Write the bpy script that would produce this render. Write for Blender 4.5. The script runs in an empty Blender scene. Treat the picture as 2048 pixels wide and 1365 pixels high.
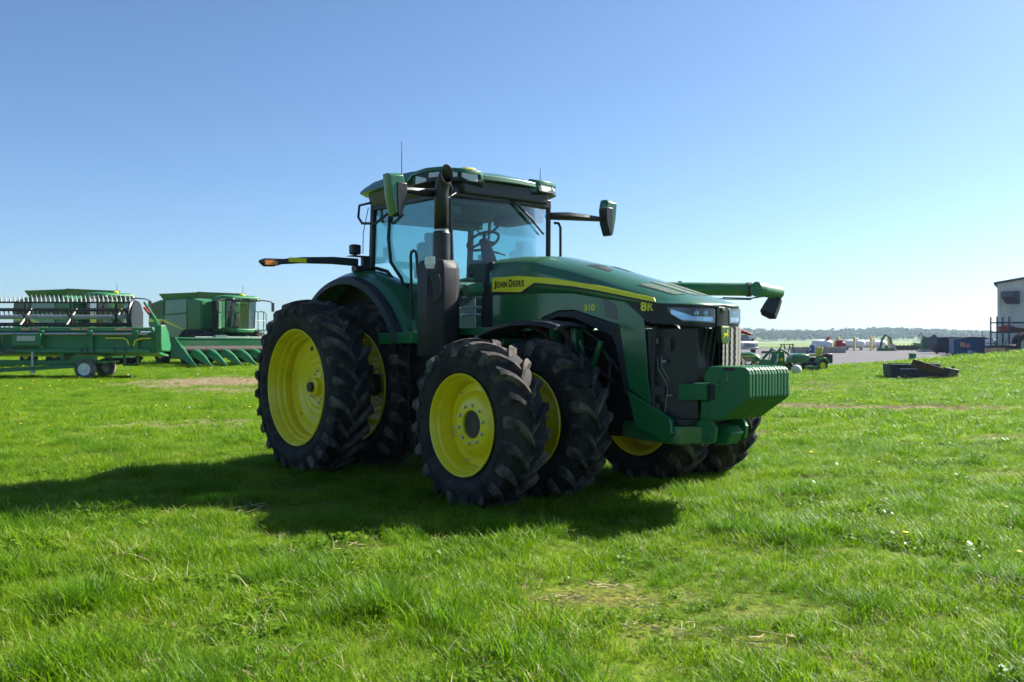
import bpy, bmesh, math, random
import numpy as np
from mathutils import Vector, Matrix, Euler, noise as mnoise

R = math.radians
SC = bpy.context.scene
COL = SC.collection
random.seed(7)

# ------------------------------------------------------------------ camera, sky, sun, exposure
cam_d = bpy.data.cameras.new('camera')
cam = bpy.data.objects.new('camera', cam_d)
COL.objects.link(cam)
cam.location = (0, 0, 1.5)
cam.rotation_euler = (R(90), 0, 0)
cam_d.sensor_width = 36
cam_d.lens = 36 * 1850 / 2048
cam_d.clip_start = 0.1
cam_d.clip_end = 9000
cam_d.dof.use_dof = True
cam_d.dof.focus_distance = 9.0
cam_d.dof.aperture_fstop = 4.5
SC.camera = cam

SUN_AZ, SUN_EL = 58.0, 38.5          # azimuth from +Y towards +X
world = bpy.data.worlds.new('World')
SC.world = world
world.use_nodes = True
wn = world.node_tree
bg = wn.nodes['Background']
sky = wn.nodes.new('ShaderNodeTexSky')
sky.sky_type = 'NISHITA'
sky.sun_disc = False
sky.sun_elevation = R(SUN_EL)
sky.sun_rotation = R(SUN_AZ)
sky.air_density = 0.75
sky.dust_density = 0.8
sky.ozone_density = 3.2
tint = wn.nodes.new('ShaderNodeMix'); tint.data_type = 'RGBA'; tint.blend_type = 'MULTIPLY'; tint.inputs['Factor'].default_value = 1
tint.inputs['B'].default_value = (0.85, 1.0, 1.09, 1)          # white balance of the whole sky
wn.links.new(sky.outputs[0], tint.inputs['A'])
wn.links.new(tint.outputs['Result'], bg.inputs[0])
bg.inputs[1].default_value = 0.059
S = Vector((math.sin(R(SUN_AZ)) * math.cos(R(SUN_EL)), math.cos(R(SUN_AZ)) * math.cos(R(SUN_EL)), math.sin(R(SUN_EL))))
sun_d = bpy.data.lights.new('sun', 'SUN')
sun_d.energy = 5.0
sun_d.angle = R(0.5)
sun_d.color = (1.0, 0.95, 0.87)
sun = bpy.data.objects.new('sun', sun_d)
COL.objects.link(sun)
sun.rotation_euler = S.to_track_quat('Z', 'Y').to_euler()
sun.location = (30, 10, 40)
SC.view_settings.view_transform = 'Standard'
SC.view_settings.look = 'None'
SC.view_settings.gamma = 1
SC.view_settings.exposure = 1.38
SC.cycles.use_denoising = True
SC.cycles.use_adaptive_sampling = True
SC.cycles.adaptive_threshold = 0.02
SC.cycles.max_bounces = 5
SC.cycles.transparent_max_bounces = 12
SC.cycles.volume_bounces = 0

# ------------------------------------------------------------------ materials
M = {}
def mat(name, col, rough=0.5, metal=0.0, var=0.0, vscale=3.0, dirt=None, dscale=4.0, damt=0.5, dlow=0.45, dhigh=0.65, bump=0.0, bscale=60.0, coat=0.0, spec=0.5, wave=None):
    m = bpy.data.materials.new(name)
    m.use_nodes = True
    nt = m.node_tree
    b = nt.nodes['Principled BSDF']
    b.inputs['Base Color'].default_value = (*col, 1)
    b.inputs['Roughness'].default_value = rough
    b.inputs['Metallic'].default_value = metal
    b.inputs['Coat Weight'].default_value = coat
    b.inputs['Coat Roughness'].default_value = 0.09
    b.inputs['Specular IOR Level'].default_value = spec
    tc = nt.nodes.new('ShaderNodeTexCoord')
    src = None
    if var > 0:
        n = nt.nodes.new('ShaderNodeTexNoise'); n.inputs['Scale'].default_value = vscale; n.inputs['Detail'].default_value = 5
        nt.links.new(tc.outputs['Object'], n.inputs['Vector'])
        mx = nt.nodes.new('ShaderNodeMix'); mx.data_type = 'RGBA'
        mx.inputs['A'].default_value = (*[c * (1 - var) for c in col], 1)
        mx.inputs['B'].default_value = (*[min(1, c * (1 + var)) for c in col], 1)
        nt.links.new(n.outputs['Fac'], mx.inputs['Factor'])
        src = mx.outputs['Result']
    if dirt:
        n = nt.nodes.new('ShaderNodeTexNoise'); n.inputs['Scale'].default_value = dscale; n.inputs['Detail'].default_value = 8; n.inputs['Roughness'].default_value = 0.65
        nt.links.new(tc.outputs['Object'], n.inputs['Vector'])
        mr = nt.nodes.new('ShaderNodeMapRange'); mr.inputs['From Min'].default_value = dlow; mr.inputs['From Max'].default_value = dhigh; mr.inputs['To Max'].default_value = damt
        nt.links.new(n.outputs['Fac'], mr.inputs['Value'])
        mx = nt.nodes.new('ShaderNodeMix'); mx.data_type = 'RGBA'
        mx.inputs['B'].default_value = (*dirt, 1)
        if src: nt.links.new(src, mx.inputs['A'])
        else: mx.inputs['A'].default_value = (*col, 1)
        nt.links.new(mr.outputs['Result'], mx.inputs['Factor'])
        src = mx.outputs['Result']
        mr2 = nt.nodes.new('ShaderNodeMapRange'); mr2.inputs['To Min'].default_value = rough; mr2.inputs['To Max'].default_value = min(1, rough + 0.35)
        nt.links.new(mr.outputs['Result'], mr2.inputs['Value'])
        nt.links.new(mr2.outputs['Result'], b.inputs['Roughness'])
    if src: nt.links.new(src, b.inputs['Base Color'])
    if bump > 0:
        n = nt.nodes.new('ShaderNodeTexNoise'); n.inputs['Scale'].default_value = bscale; n.inputs['Detail'].default_value = 4
        nt.links.new(tc.outputs['Object'], n.inputs['Vector'])
        bp = nt.nodes.new('ShaderNodeBump'); bp.inputs['Strength'].default_value = bump; bp.inputs['Distance'].default_value = 0.01
        nt.links.new(n.outputs['Fac'], bp.inputs['Height'])
        nt.links.new(bp.outputs['Normal'], b.inputs['Normal'])
    M[name] = m
    return m

DUST = (0.30, 0.25, 0.19)
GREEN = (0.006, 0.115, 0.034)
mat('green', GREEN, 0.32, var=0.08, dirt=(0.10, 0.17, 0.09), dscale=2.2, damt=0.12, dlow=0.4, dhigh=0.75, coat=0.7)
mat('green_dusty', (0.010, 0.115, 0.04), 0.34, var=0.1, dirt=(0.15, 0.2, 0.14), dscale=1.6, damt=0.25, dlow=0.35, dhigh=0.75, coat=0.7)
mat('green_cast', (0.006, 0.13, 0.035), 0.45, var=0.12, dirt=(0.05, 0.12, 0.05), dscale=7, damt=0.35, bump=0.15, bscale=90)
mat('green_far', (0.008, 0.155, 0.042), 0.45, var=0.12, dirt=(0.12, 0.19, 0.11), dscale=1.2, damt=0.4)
mat('green_pale', (0.04, 0.20, 0.09), 0.5, var=0.1, dirt=(0.16, 0.23, 0.16), dscale=1.0, damt=0.4)
mat('yellow', (0.82, 0.66, 0.006), 0.38, var=0.05, dirt=(0.22, 0.15, 0.03), dscale=5, damt=0.35, dlow=0.5, dhigh=0.8, coat=0.2)
mat('decal_yellow', (0.84, 0.74, 0.012), 0.4)
mat('black_plastic', (0.008, 0.009, 0.012), 0.5, var=0.2, dirt=(0.03, 0.03, 0.03), dscale=5, damt=0.4, bump=0.05, bscale=250)
mat('black_gloss', (0.008, 0.009, 0.012), 0.18, coat=0.4)
mat('black_satin', (0.007, 0.008, 0.010), 0.38, var=0.2, dirt=(0.06, 0.055, 0.05), dscale=6, damt=0.25)
mat('decal_black', (0.01, 0.01, 0.01), 0.5)
mat('rubber', (0.010, 0.011, 0.014), 0.8, var=0.3, dirt=(0.12, 0.10, 0.08), dscale=4.5, damt=0.4, dlow=0.40, dhigh=0.72, bump=0.25, bscale=45, spec=0.3)
mat('rubber_lug', (0.016, 0.016, 0.018), 0.85, var=0.3, dirt=(0.24, 0.20, 0.165), dscale=5, damt=0.65, dlow=0.42, dhigh=0.68, bump=0.35, bscale=35, spec=0.25)
mat('steel', (0.45, 0.46, 0.47), 0.35, metal=0.9, var=0.15, dirt=(0.2, 0.17, 0.14), damt=0.4)
mat('zinc', (0.55, 0.56, 0.55), 0.4, metal=0.8, var=0.2, vscale=20)
mat('dark_steel', (0.05, 0.045, 0.04), 0.6, metal=0.4, var=0.3, dirt=(0.16, 0.1, 0.06), dscale=8, damt=0.5)
mat('amber', (0.75, 0.22, 0.01), 0.25, coat=0.4)
mat('red_lamp', (0.6, 0.02, 0.015), 0.3, coat=0.4)
mat('lamp_glass', (0.62, 0.64, 0.60), 0.15, coat=0.6, var=0.2, vscale=25)
mat('mirror_glass', (0.6, 0.63, 0.66), 0.05, metal=1.0)
mat('white_paint', (0.78, 0.78, 0.77), 0.4, var=0.05, dirt=(0.4, 0.36, 0.3), damt=0.25)
mat('red_paint', (0.42, 0.03, 0.03), 0.45, var=0.15, dirt=(0.2, 0.1, 0.08), damt=0.4)
mat('interior_grey', (0.13, 0.13, 0.125), 0.7, var=0.1)
mat('interior_dark', (0.035, 0.036, 0.04), 0.65, var=0.15)
mat('hose', (0.016, 0.016, 0.017), 0.55)
mat('silver_tube', (0.42, 0.42, 0.44), 0.38, metal=0.6, var=0.15, dirt=(0.2, 0.18, 0.16), damt=0.4)
mat('pale_core', (0.05, 0.052, 0.055), 0.5, metal=0.5)

def glass_mat(name, tint, gloss=0.09, rough=0.02, film=0.05, fres=0.5):
    m = bpy.data.materials.new(name); m.use_nodes = True
    nt = m.node_tree; nt.nodes.clear()
    out = nt.nodes.new('ShaderNodeOutputMaterial')
    tr = nt.nodes.new('ShaderNodeBsdfTransparent'); tr.inputs[0].default_value = (*tint, 1)
    gl = nt.nodes.new('ShaderNodeBsdfGlossy'); gl.inputs['Roughness'].default_value = rough
    df = nt.nodes.new('ShaderNodeBsdfDiffuse'); df.inputs[0].default_value = (0.45, 0.47, 0.45, 1)
    lw = nt.nodes.new('ShaderNodeLayerWeight'); lw.inputs[0].default_value = 0.25
    ml = nt.nodes.new('ShaderNodeMath'); ml.operation = 'MULTIPLY_ADD'; ml.inputs[1].default_value = fres; ml.inputs[2].default_value = gloss
    nt.links.new(lw.outputs['Fresnel'], ml.inputs[0])
    mx = nt.nodes.new('ShaderNodeMixShader')
    nt.links.new(ml.outputs[0], mx.inputs[0]); nt.links.new(tr.outputs[0], mx.inputs[1]); nt.links.new(gl.outputs[0], mx.inputs[2])
    # faint dust film
    tc = nt.nodes.new('ShaderNodeTexCoord'); n = nt.nodes.new('ShaderNodeTexNoise'); n.inputs['Scale'].default_value = 3; n.inputs['Detail'].default_value = 8
    nt.links.new(tc.outputs['Object'], n.inputs['Vector'])
    mr = nt.nodes.new('ShaderNodeMapRange'); mr.inputs['From Min'].default_value = 0.4; mr.inputs['From Max'].default_value = 0.8; mr.inputs['To Min'].default_value = film*0.2; mr.inputs['To Max'].default_value = film
    nt.links.new(n.outputs['Fac'], mr.inputs['Value'])
    m2 = nt.nodes.new('ShaderNodeMixShader')
    nt.links.new(mr.outputs[0], m2.inputs[0]); nt.links.new(mx.outputs[0], m2.inputs[1]); nt.links.new(df.outputs[0], m2.inputs[2])
    nt.links.new(m2.outputs[0], out.inputs[0])
    M[name] = m
glass_mat('cab_glass', (0.66, 0.89, 0.89), 0.04, film=0.03)
glass_mat('clear_lens', (0.80, 0.88, 0.95), 0.03, film=0.01, fres=0.25)
glass_mat('far_glass', (0.35, 0.5, 0.5), 0.15)

# ------------------------------------------------------------------ mesh builder
AX = {'x': (1, 2, 0), 'y': (0, 2, 1), 'z': (0, 1, 2)}
class MB:
    def __init__(s): s.v = []; s.f = []; s.m = []; s.mi = 0
    def add(s, vs, fs):
        o = len(s.v); s.v += [tuple(v) for v in vs]
        for f in fs: s.f.append([i + o for i in f]); s.m.append(s.mi)
        return s
    def boxb(s, x0, x1, y0, y1, z0, z1):
        return s.add([(x0,y0,z0),(x1,y0,z0),(x1,y1,z0),(x0,y1,z0),(x0,y0,z1),(x1,y0,z1),(x1,y1,z1),(x0,y1,z1)],
                     [(0,3,2,1),(4,5,6,7),(0,1,5,4),(1,2,6,5),(2,3,7,6),(3,0,4,7)])
    def box(s, c, d, rot=None):
        h = [q / 2 for q in d]
        vs = [Vector((sx*h[0], sy*h[1], sz*h[2])) for sz in (-1,1) for sx, sy in ((-1,-1),(1,-1),(1,1),(-1,1))]
        if rot: e = Euler([R(a) for a in rot]).to_matrix(); vs = [e @ v for v in vs]
        return s.add([v + Vector(c) for v in vs], [(0,3,2,1),(4,5,6,7),(0,1,5,4),(1,2,6,5),(2,3,7,6),(3,0,4,7)])
    def prism(s, poly, axis, a, b, polyb=None):
        i, j, k = AX[axis]; n = len(poly); vs = []
        for P, h in ((poly, a), (polyb or poly, b)):
            for p in P:
                q = [0, 0, 0]; q[i], q[j], q[k] = p[0], p[1], h; vs.append(q)
        fs = [tuple(range(n))[::-1], tuple(range(n, 2*n))] + [(t, (t+1) % n, n + (t+1) % n, n + t) for t in range(n)]
        return s.add(vs, fs)
    def loft(s, rings, cap=True, closed=True):
        n = len(rings[0]); vs = [p for r in rings for p in r]; fs = []
        for a in range(len(rings) - 1):
            for t in range(n if closed else n - 1):
                u = (t + 1) % n
                fs.append((a*n+t, a*n+u, (a+1)*n+u, (a+1)*n+t))
        if cap: fs += [tuple(range(n))[::-1], tuple(range((len(rings)-1)*n, len(rings)*n))]
        return s.add(vs, fs)
    def tube(s, path, r, n=10, cap=True):
        P = [Vector(p) for p in path]; rr = r if isinstance(r, (list, tuple)) else [r] * len(P)
        rings = []; up = None
        for k, p in enumerate(P):
            t = (P[min(k+1, len(P)-1)] - P[max(k-1, 0)]).normalized()
            if up is None: up = Vector((0,0,1)) if abs(t.z) < 0.9 else Vector((1,0,0))
            a = t.cross(up).normalized(); b = a.cross(t).normalized(); up = b
            rings.append([p + (a*math.cos(2*math.pi*q/n) + b*math.sin(2*math.pi*q/n)) * rr[k] for q in range(n)])
        return s.loft(rings, cap)
    def cyl(s, p0, p1, r0, r1=None, n=16, cap=True): return s.tube([p0, p1], [r0, r0 if r1 is None else r1], n, cap)
    def lathe(s, prof, c=(0,0,0), axis='y', n=48, cap=False, a0=0, a1=360):
        i, j, k = AX[axis]; full = abs(a1 - a0) >= 360; m = n if full else n + 1; rings = []
        for r, h in prof:
            ring = []
            for q in range(m):
                a = R(a0 + (a1 - a0) * q / n); p = [0,0,0]
                p[i] = c[i] + r*math.cos(a); p[j] = c[j] + r*math.sin(a); p[k] = c[k] + h; ring.append(p)
            rings.append(ring)
        return s.loft(rings, cap, full)
    def sphere(s, c, r, n=14, m=8, sq=(1,1,1)):
        rings = []
        for a in range(m + 1):
            th = math.pi * (a + (0.02 if a == 0 else -0.02 if a == m else 0)) / m
            rings.append([(c[0]+sq[0]*r*math.sin(th)*math.cos(2*math.pi*q/n), c[1]+sq[1]*r*math.sin(th)*math.sin(2*math.pi*q/n), c[2]+sq[2]*r*math.cos(th)) for q in range(n)])
        return s.loft(rings, True)
    def arch(s, c, r0, r1, a0, a1, axis, h0, h1, n=20):
        i, j, k = AX[axis]; rings = []
        for q in range(n + 1):
            a = R(a0 + (a1-a0)*q/n); ring = []
            for r, h in ((r0,h0),(r1,h0),(r1,h1),(r0,h1)):
                p = [0,0,0]; p[i] = c[0]+r*math.cos(a); p[j] = c[1]+r*math.sin(a); p[k] = h; ring.append(p)
            rings.append(ring)
        return s.loft(rings, True)
    def mesh(s, name, mats, smooth=35):
        me = bpy.data.meshes.new(name)
        me.from_pydata(s.v, [], s.f)
        for q in (mats if isinstance(mats, (list, tuple)) else [mats]): me.materials.append(M[q] if isinstance(q, str) else q)
        if max(s.m, default=0) > 0: me.polygons.foreach_set('material_index', s.m)
        bm = bmesh.new(); bm.from_mesh(me); bmesh.ops.recalc_face_normals(bm, faces=bm.faces); bm.to_mesh(me); bm.free()
        me.validate()
        if smooth:
            me.polygons.foreach_set('use_smooth', [True] * len(me.polygons))
            me.set_sharp_from_angle(angle=R(smooth))
        me.update()
        return me
    def build(s, name, mats, parent=None, bevel=0.0, smooth=35, seg=2, **kw):
        return link(name, s.mesh(name, mats, smooth), parent, bevel, seg, **kw)

def link(name, data, parent=None, bevel=0.0, seg=2, label=None, loc=None, rot=None, scale=None):
    o = bpy.data.objects.new(name, data); COL.objects.link(o)
    if parent: o.parent = parent
    if bevel:
        b = o.modifiers.new('bevel', 'BEVEL'); b.width = bevel; b.segments = seg; b.limit_method = 'ANGLE'; b.angle_limit = R(40); b.harden_normals = False
    if label: o['label'] = label
    if loc: o.location = loc
    if rot: o.rotation_euler = [R(a) for a in rot]
    if scale: o.scale = scale
    return o
def thing(name, label, cat, loc=(0,0,0), rz=0, group=None, parent=None):
    o = bpy.data.objects.new(name, None); COL.objects.link(o); o.location = loc; o.rotation_euler = (0,0,R(rz)); o.empty_display_size = 0.2
    if parent: o.parent = parent; return o
    tag(o, label, cat, group); return o
def part(name, parent, loc=(0,0,0), scale=(1,1,1), label=None):
    o = bpy.data.objects.new(name, None); COL.objects.link(o); o.location = loc; o.scale = scale; o.parent = parent; o.empty_display_size = 0.1
    if label: o['label'] = label
    return o
def tag(o, label, cat, group=None):
    o['label'] = label; o['category'] = cat
    if group: o['group'] = group
    return o
def copy_tree(o, parent=None):
    c = o.copy(); COL.objects.link(c); c.parent = parent
    for ch in list(o.children): copy_tree(ch, c)
    return c
def structure(o): o['kind'] = 'structure'; return o
def stuff(o): o['kind'] = 'stuff'; return o
_font = None
def text_mesh(txt, size, depth=0.002, off=0.0, space=1.0):
    cu = bpy.data.curves.new('lettering', 'FONT'); cu.body = txt; cu.size = size; cu.extrude = depth; cu.offset = off; cu.space_character = space; cu.resolution_u = 4
    ob = bpy.data.objects.new('lettering', cu); COL.objects.link(ob)
    dg = bpy.context.evaluated_depsgraph_get(); me = bpy.data.meshes.new_from_object(ob.evaluated_get(dg))
    bpy.data.objects.remove(ob); return me
def sstep(a, b, x):
    t = np.clip((np.asarray(x, float) - a) / (b - a), 0, 1); return t*t*(3-2*t)
# ------------------------------------------------------------------ terrain
def gz(x, y):
    x = np.asarray(x, float); y = np.asarray(y, float)
    z = 0.2 * sstep(12, 50, y)
    z = z + 1.05 * sstep(12.0, 28, x) * np.exp(-((y - 41.5) / np.where(y < 41.5, 8.0, 5.0)) ** 2)
    return z
def gzf(x, y): return float(gz(x, y))

def fbm(x, y, s, seed=0, oct=3):
    out = np.zeros_like(np.asarray(x, float)); amp = 1; tot = 0
    rs = np.random.RandomState(seed)
    for o in range(oct):
        for k in range(5):
            a = rs.uniform(0, 2*np.pi); f = s * (2 ** o) * rs.uniform(0.7, 1.4); ph = rs.uniform(0, 6.28)
            out += amp * np.sin((x*np.cos(a) + y*np.sin(a)) * f + ph) / 2.2; tot += amp * 0.32
        amp *= 0.55
    return out / max(tot, 1e-6)

# bare or dry places: x, y, rx, ry, strength
BARE = [(-9.6, 31.5, 3.6, 4.2, 1.0), (-8.2, 26.5, 2.6, 2.0, 0.55), (8.6, 20.4, 3.6, 0.8, 0.9), (6.2, 20.9, 1.6, 0.7, 0.9), (8.0, 27.5, 2.4, 1.5, 0.45), (0.45, 5.35, 0.7, 0.33, 0.8), (0.75, 4.75, 0.35, 0.2, 0.6), (-2.45, 8.1, 0.5, 0.25, 0.7),
        (0.95, 4.55, 0.3, 0.14, 0.5), (-5.6, 16.5, 2.2, 1.2, 0.35), (10.6, 30, 3.0, 3.0, 0.4), (4.0, 15.0, 0.8, 0.35, 0.6), (1.35, 5.1, 0.25, 0.12, 0.6), (-1.2, 6.2, 0.3, 0.15, 0.5),
        (-3.6, 12.9, 1.6, 0.8, 0.35), (2.2, 6.6, 0.3, 0.15, 0.6), (5.3, 10.3, 0.7, 0.3, 0.5), (7.4, 14.2, 0.9, 0.4, 0.5)]
_r = random.Random(12)
for _ in range(70):          # small worn spots
    _y = _r.uniform(4.2, 15); BARE.append((_r.uniform(-.6, .6)*_y, _y, _r.uniform(.08, .30), _r.uniform(.05, .16), _r.uniform(.35, .85)))
def bare(x, y):
    b = np.zeros_like(np.asarray(x, float))
    n = fbm(x, y, 3.2, 5, 3)
    for bx, by, rx, ry, s in BARE:
        d = np.sqrt(((x-bx)/rx)**2 + ((y-by)/ry)**2)
        b = np.maximum(b, s * np.clip(1.25 - d + 0.35*n, 0, 1))
    return np.clip(b, 0, 1)

def node_ground():
    m = bpy.data.materials.new('lawn_soil'); m.use_nodes = True; nt = m.node_tree; b = nt.nodes['Principled BSDF']
    b.inputs['Roughness'].default_value = 0.95; b.inputs['Specular IOR Level'].default_value = 0.1
    ge = nt.nodes.new('ShaderNodeNewGeometry')
    def noise(sc, det=6):
        n = nt.nodes.new('ShaderNodeTexNoise'); n.inputs['Scale'].default_value = sc; n.inputs['Detail'].default_value = det; nt.links.new(ge.outputs['Position'], n.inputs['Vector']); return n.outputs['Fac']
    def mixc(fac, a, c):
        mx = nt.nodes.new('ShaderNodeMix'); mx.data_type = 'RGBA'
        nt.links.new(fac, mx.inputs['Factor'])
        for k, v in (('A', a), ('B', c)):
            if isinstance(v, tuple): mx.inputs[k].default_value = (*v, 1)
            else: nt.links.new(v, mx.inputs[k])
        return mx.outputs['Result']
    def rng(s, a, c):
        r = nt.nodes.new('ShaderNodeMapRange'); r.inputs['From Min'].default_value = a; r.inputs['From Max'].default_value = c; nt.links.new(s, r.inputs['Value']); return r.outputs['Result']
    c1 = mixc(rng(noise(9), 0.35, 0.65), (0.06, 0.10, 0.010), (0.13, 0.17, 0.02))
    c2 = mixc(rng(noise(0.35), 0.35, 0.65), c1, (0.14, 0.20, 0.016))
    at = nt.nodes.new('ShaderNodeAttribute'); at.attribute_name = 'bare'
    at2 = nt.nodes.new('ShaderNodeAttribute'); at2.attribute_name = 'tone'
    soil = mixc(at2.outputs['Fac'], mixc(rng(noise(22), 0.4, 0.6), (0.085, 0.055, 0.035), (0.17, 0.18, 0.02)), mixc(rng(noise(14), 0.35, 0.65), (0.20, 0.15, 0.09), (0.38, 0.30, 0.20)))
    c3 = mixc(at.outputs['Fac'], c2, soil)
    nt.links.new(c3, b.inputs['Base Color'])
    bp = nt.nodes.new('ShaderNodeBump'); bp.inputs['Strength'].default_value = 0.8; bp.inputs['Distance'].default_value = 0.05
    nt.links.new(noise(16, 8), bp.inputs['Height']); nt.links.new(bp.outputs['Normal'], b.inputs['Normal'])
    M['lawn_soil'] = m
node_ground()

def lawn():
    ys = np.concatenate([np.arange(-14, 2, 1.0), np.arange(2, 14, 0.12), np.arange(14, 36, 0.3), np.arange(36, 64, 0.8), np.arange(64, 200, 6), np.geomspace(200, 4000, 16)])
    xs = np.concatenate([-np.geomspace(4000, 40, 22), np.arange(-38, -9, 0.8), np.arange(-9, 9, 0.14), np.arange(9, 44, 0.6), np.geomspace(45, 4000, 22)])
    X, Y = np.meshgrid(xs, ys)
    Z = gz(X, Y) + 0.012 * fbm(X, Y, 2.5, 3) * sstep(80, 40, np.abs(X)) * (Y < 60)
    nx, ny = len(xs), len(ys)
    me = bpy.data.meshes.new('lawn')
    v = np.stack([X, Y, Z], -1).reshape(-1, 3)
    i = (np.arange(ny-1)[:, None]*nx + np.arange(nx-1)[None]).reshape(-1)
    f = np.stack([i, i+1, i+1+nx, i+nx], 1)
    me.vertices.add(len(v)); me.vertices.foreach_set('co', v.reshape(-1))
    me.loops.add(f.size); me.loops.foreach_set('vertex_index', f.reshape(-1))
    me.polygons.add(len(f)); me.polygons.foreach_set('loop_start', np.arange(0, f.size, 4)); me.polygons.foreach_set('loop_total', np.full(len(f), 4))
    me.update(); me.validate()
    at = me.attributes.new('bare', 'FLOAT', 'POINT'); at.data.foreach_set('value', bare(v[:, 0], v[:, 1]).astype(np.float32))
    at = me.attributes.new('tone', 'FLOAT', 'POINT'); at.data.foreach_set('value', sstep(10, 16, v[:, 1]).astype(np.float32))
    me.polygons.foreach_set('use_smooth', [True]*len(f))
    me.materials.append(M['lawn_soil'])
    structure(link('lawn', me))
lawn()

# gravel yard and far fields (sheets over the flat land beyond the lawn)
mat('gravel', (0.09, 0.088, 0.094), 0.95, var=0.25, vscale=0.4, dirt=(0.075, 0.07, 0.065), dscale=0.08, damt=0.45, bump=0.6, bscale=9)
mat('field', (0.115, 0.185, 0.03), 0.95, var=0.2, vscale=0.02)
mat('stubble', (0.36, 0.34, 0.27), 0.95, var=0.15, vscale=0.01)
def sheet(name, poly, z, m):
    mb = MB(); mb.add([(x, y, z) for x, y in poly], [tuple(range(len(poly)))]); return structure(mb.build(name, m, smooth=0))
sheet('gravel_yard', [(8.5, 46.5), (11.5, 44.5), (14, 45.0), (17, 48), (22, 50.5), (40, 53), (130, 60), (160, 150), (60, 178), (45, 172), (20, 160), (5, 120), (5, 62)], 0.2+0.03, 'gravel')
sheet('far_field', [(-900, 190), (900, 190), (1500, 900), (-1500, 900)], 0.2+0.05, 'field')
sheet('stubble_field', [(-1600, 900.5), (1600, 900.5), (1700, 1300), (-1700, 1300)], 0.2+0.08, 'stubble')

# ------------------------------------------------------------------ scatter helper (points + geometry nodes instances)
def scatter(name, pts, rotz, scl, tilt, srcs, kind_idx, seed=0):
    n = len(pts)
    me = bpy.data.meshes.new(name); me.vertices.add(n); me.vertices.foreach_set('co', np.asarray(pts, np.float32).reshape(-1))
    def att(nm, t, key, arr): a = me.attributes.new(nm, t, 'POINT'); a.data.foreach_set(key, np.asarray(arr).reshape(-1))
    rot = np.stack([tilt[:, 0], tilt[:, 1], rotz], 1).astype(np.float32)
    att('rot', 'FLOAT_VECTOR', 'vector', rot); att('scl', 'FLOAT', 'value', scl.astype(np.float32)); att('idx', 'INT', 'value', kind_idx.astype(np.int32))
    ob = link(name, me)
    col = bpy.data.collections.new(name + '_sources')
    for k, s in enumerate(srcs):
        so = bpy.data.objects.new('%s_source_%02d' % (name, k), s); col.objects.link(so)
    ng = bpy.data.node_groups.new(name + '_nodes', 'GeometryNodeTree')
    ng.interface.new_socket('Geometry', in_out='INPUT', socket_type='NodeSocketGeometry'); ng.interface.new_socket('Geometry', in_out='OUTPUT', socket_type='NodeSocketGeometry')
    N = ng.nodes; gi = N.new('NodeGroupInput'); go = N.new('NodeGroupOutput')
    ci = N.new('GeometryNodeCollectionInfo'); ci.inputs[0].default_value = col; ci.inputs['Separate Children'].default_value = True; ci.inputs['Reset Children'].default_value = True
    ip = N.new('GeometryNodeInstanceOnPoints'); ip.inputs['Pick Instance'].default_value = True
    def na(nm, t): a = N.new('GeometryNodeInputNamedAttribute'); a.data_type = t; a.inputs[0].default_value = nm; return a.outputs[0]
    er = N.new('FunctionNodeEulerToRotation')
    L = ng.links; L.new(gi.outputs[0], ip.inputs['Points']); L.new(ci.outputs[0], ip.inputs['Instance']); L.new(na('idx', 'INT'), ip.inputs['Instance Index'])
    L.new(na('rot', 'FLOAT_VECTOR'), er.inputs[0]); L.new(er.outputs[0], ip.inputs['Rotation']); L.new(na('scl', 'FLOAT'), ip.inputs['Scale']); L.new(ip.outputs[0], go.inputs[0])
    md = ob.modifiers.new('scatter', 'NODES'); md.node_group = ng
    return ob

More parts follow.
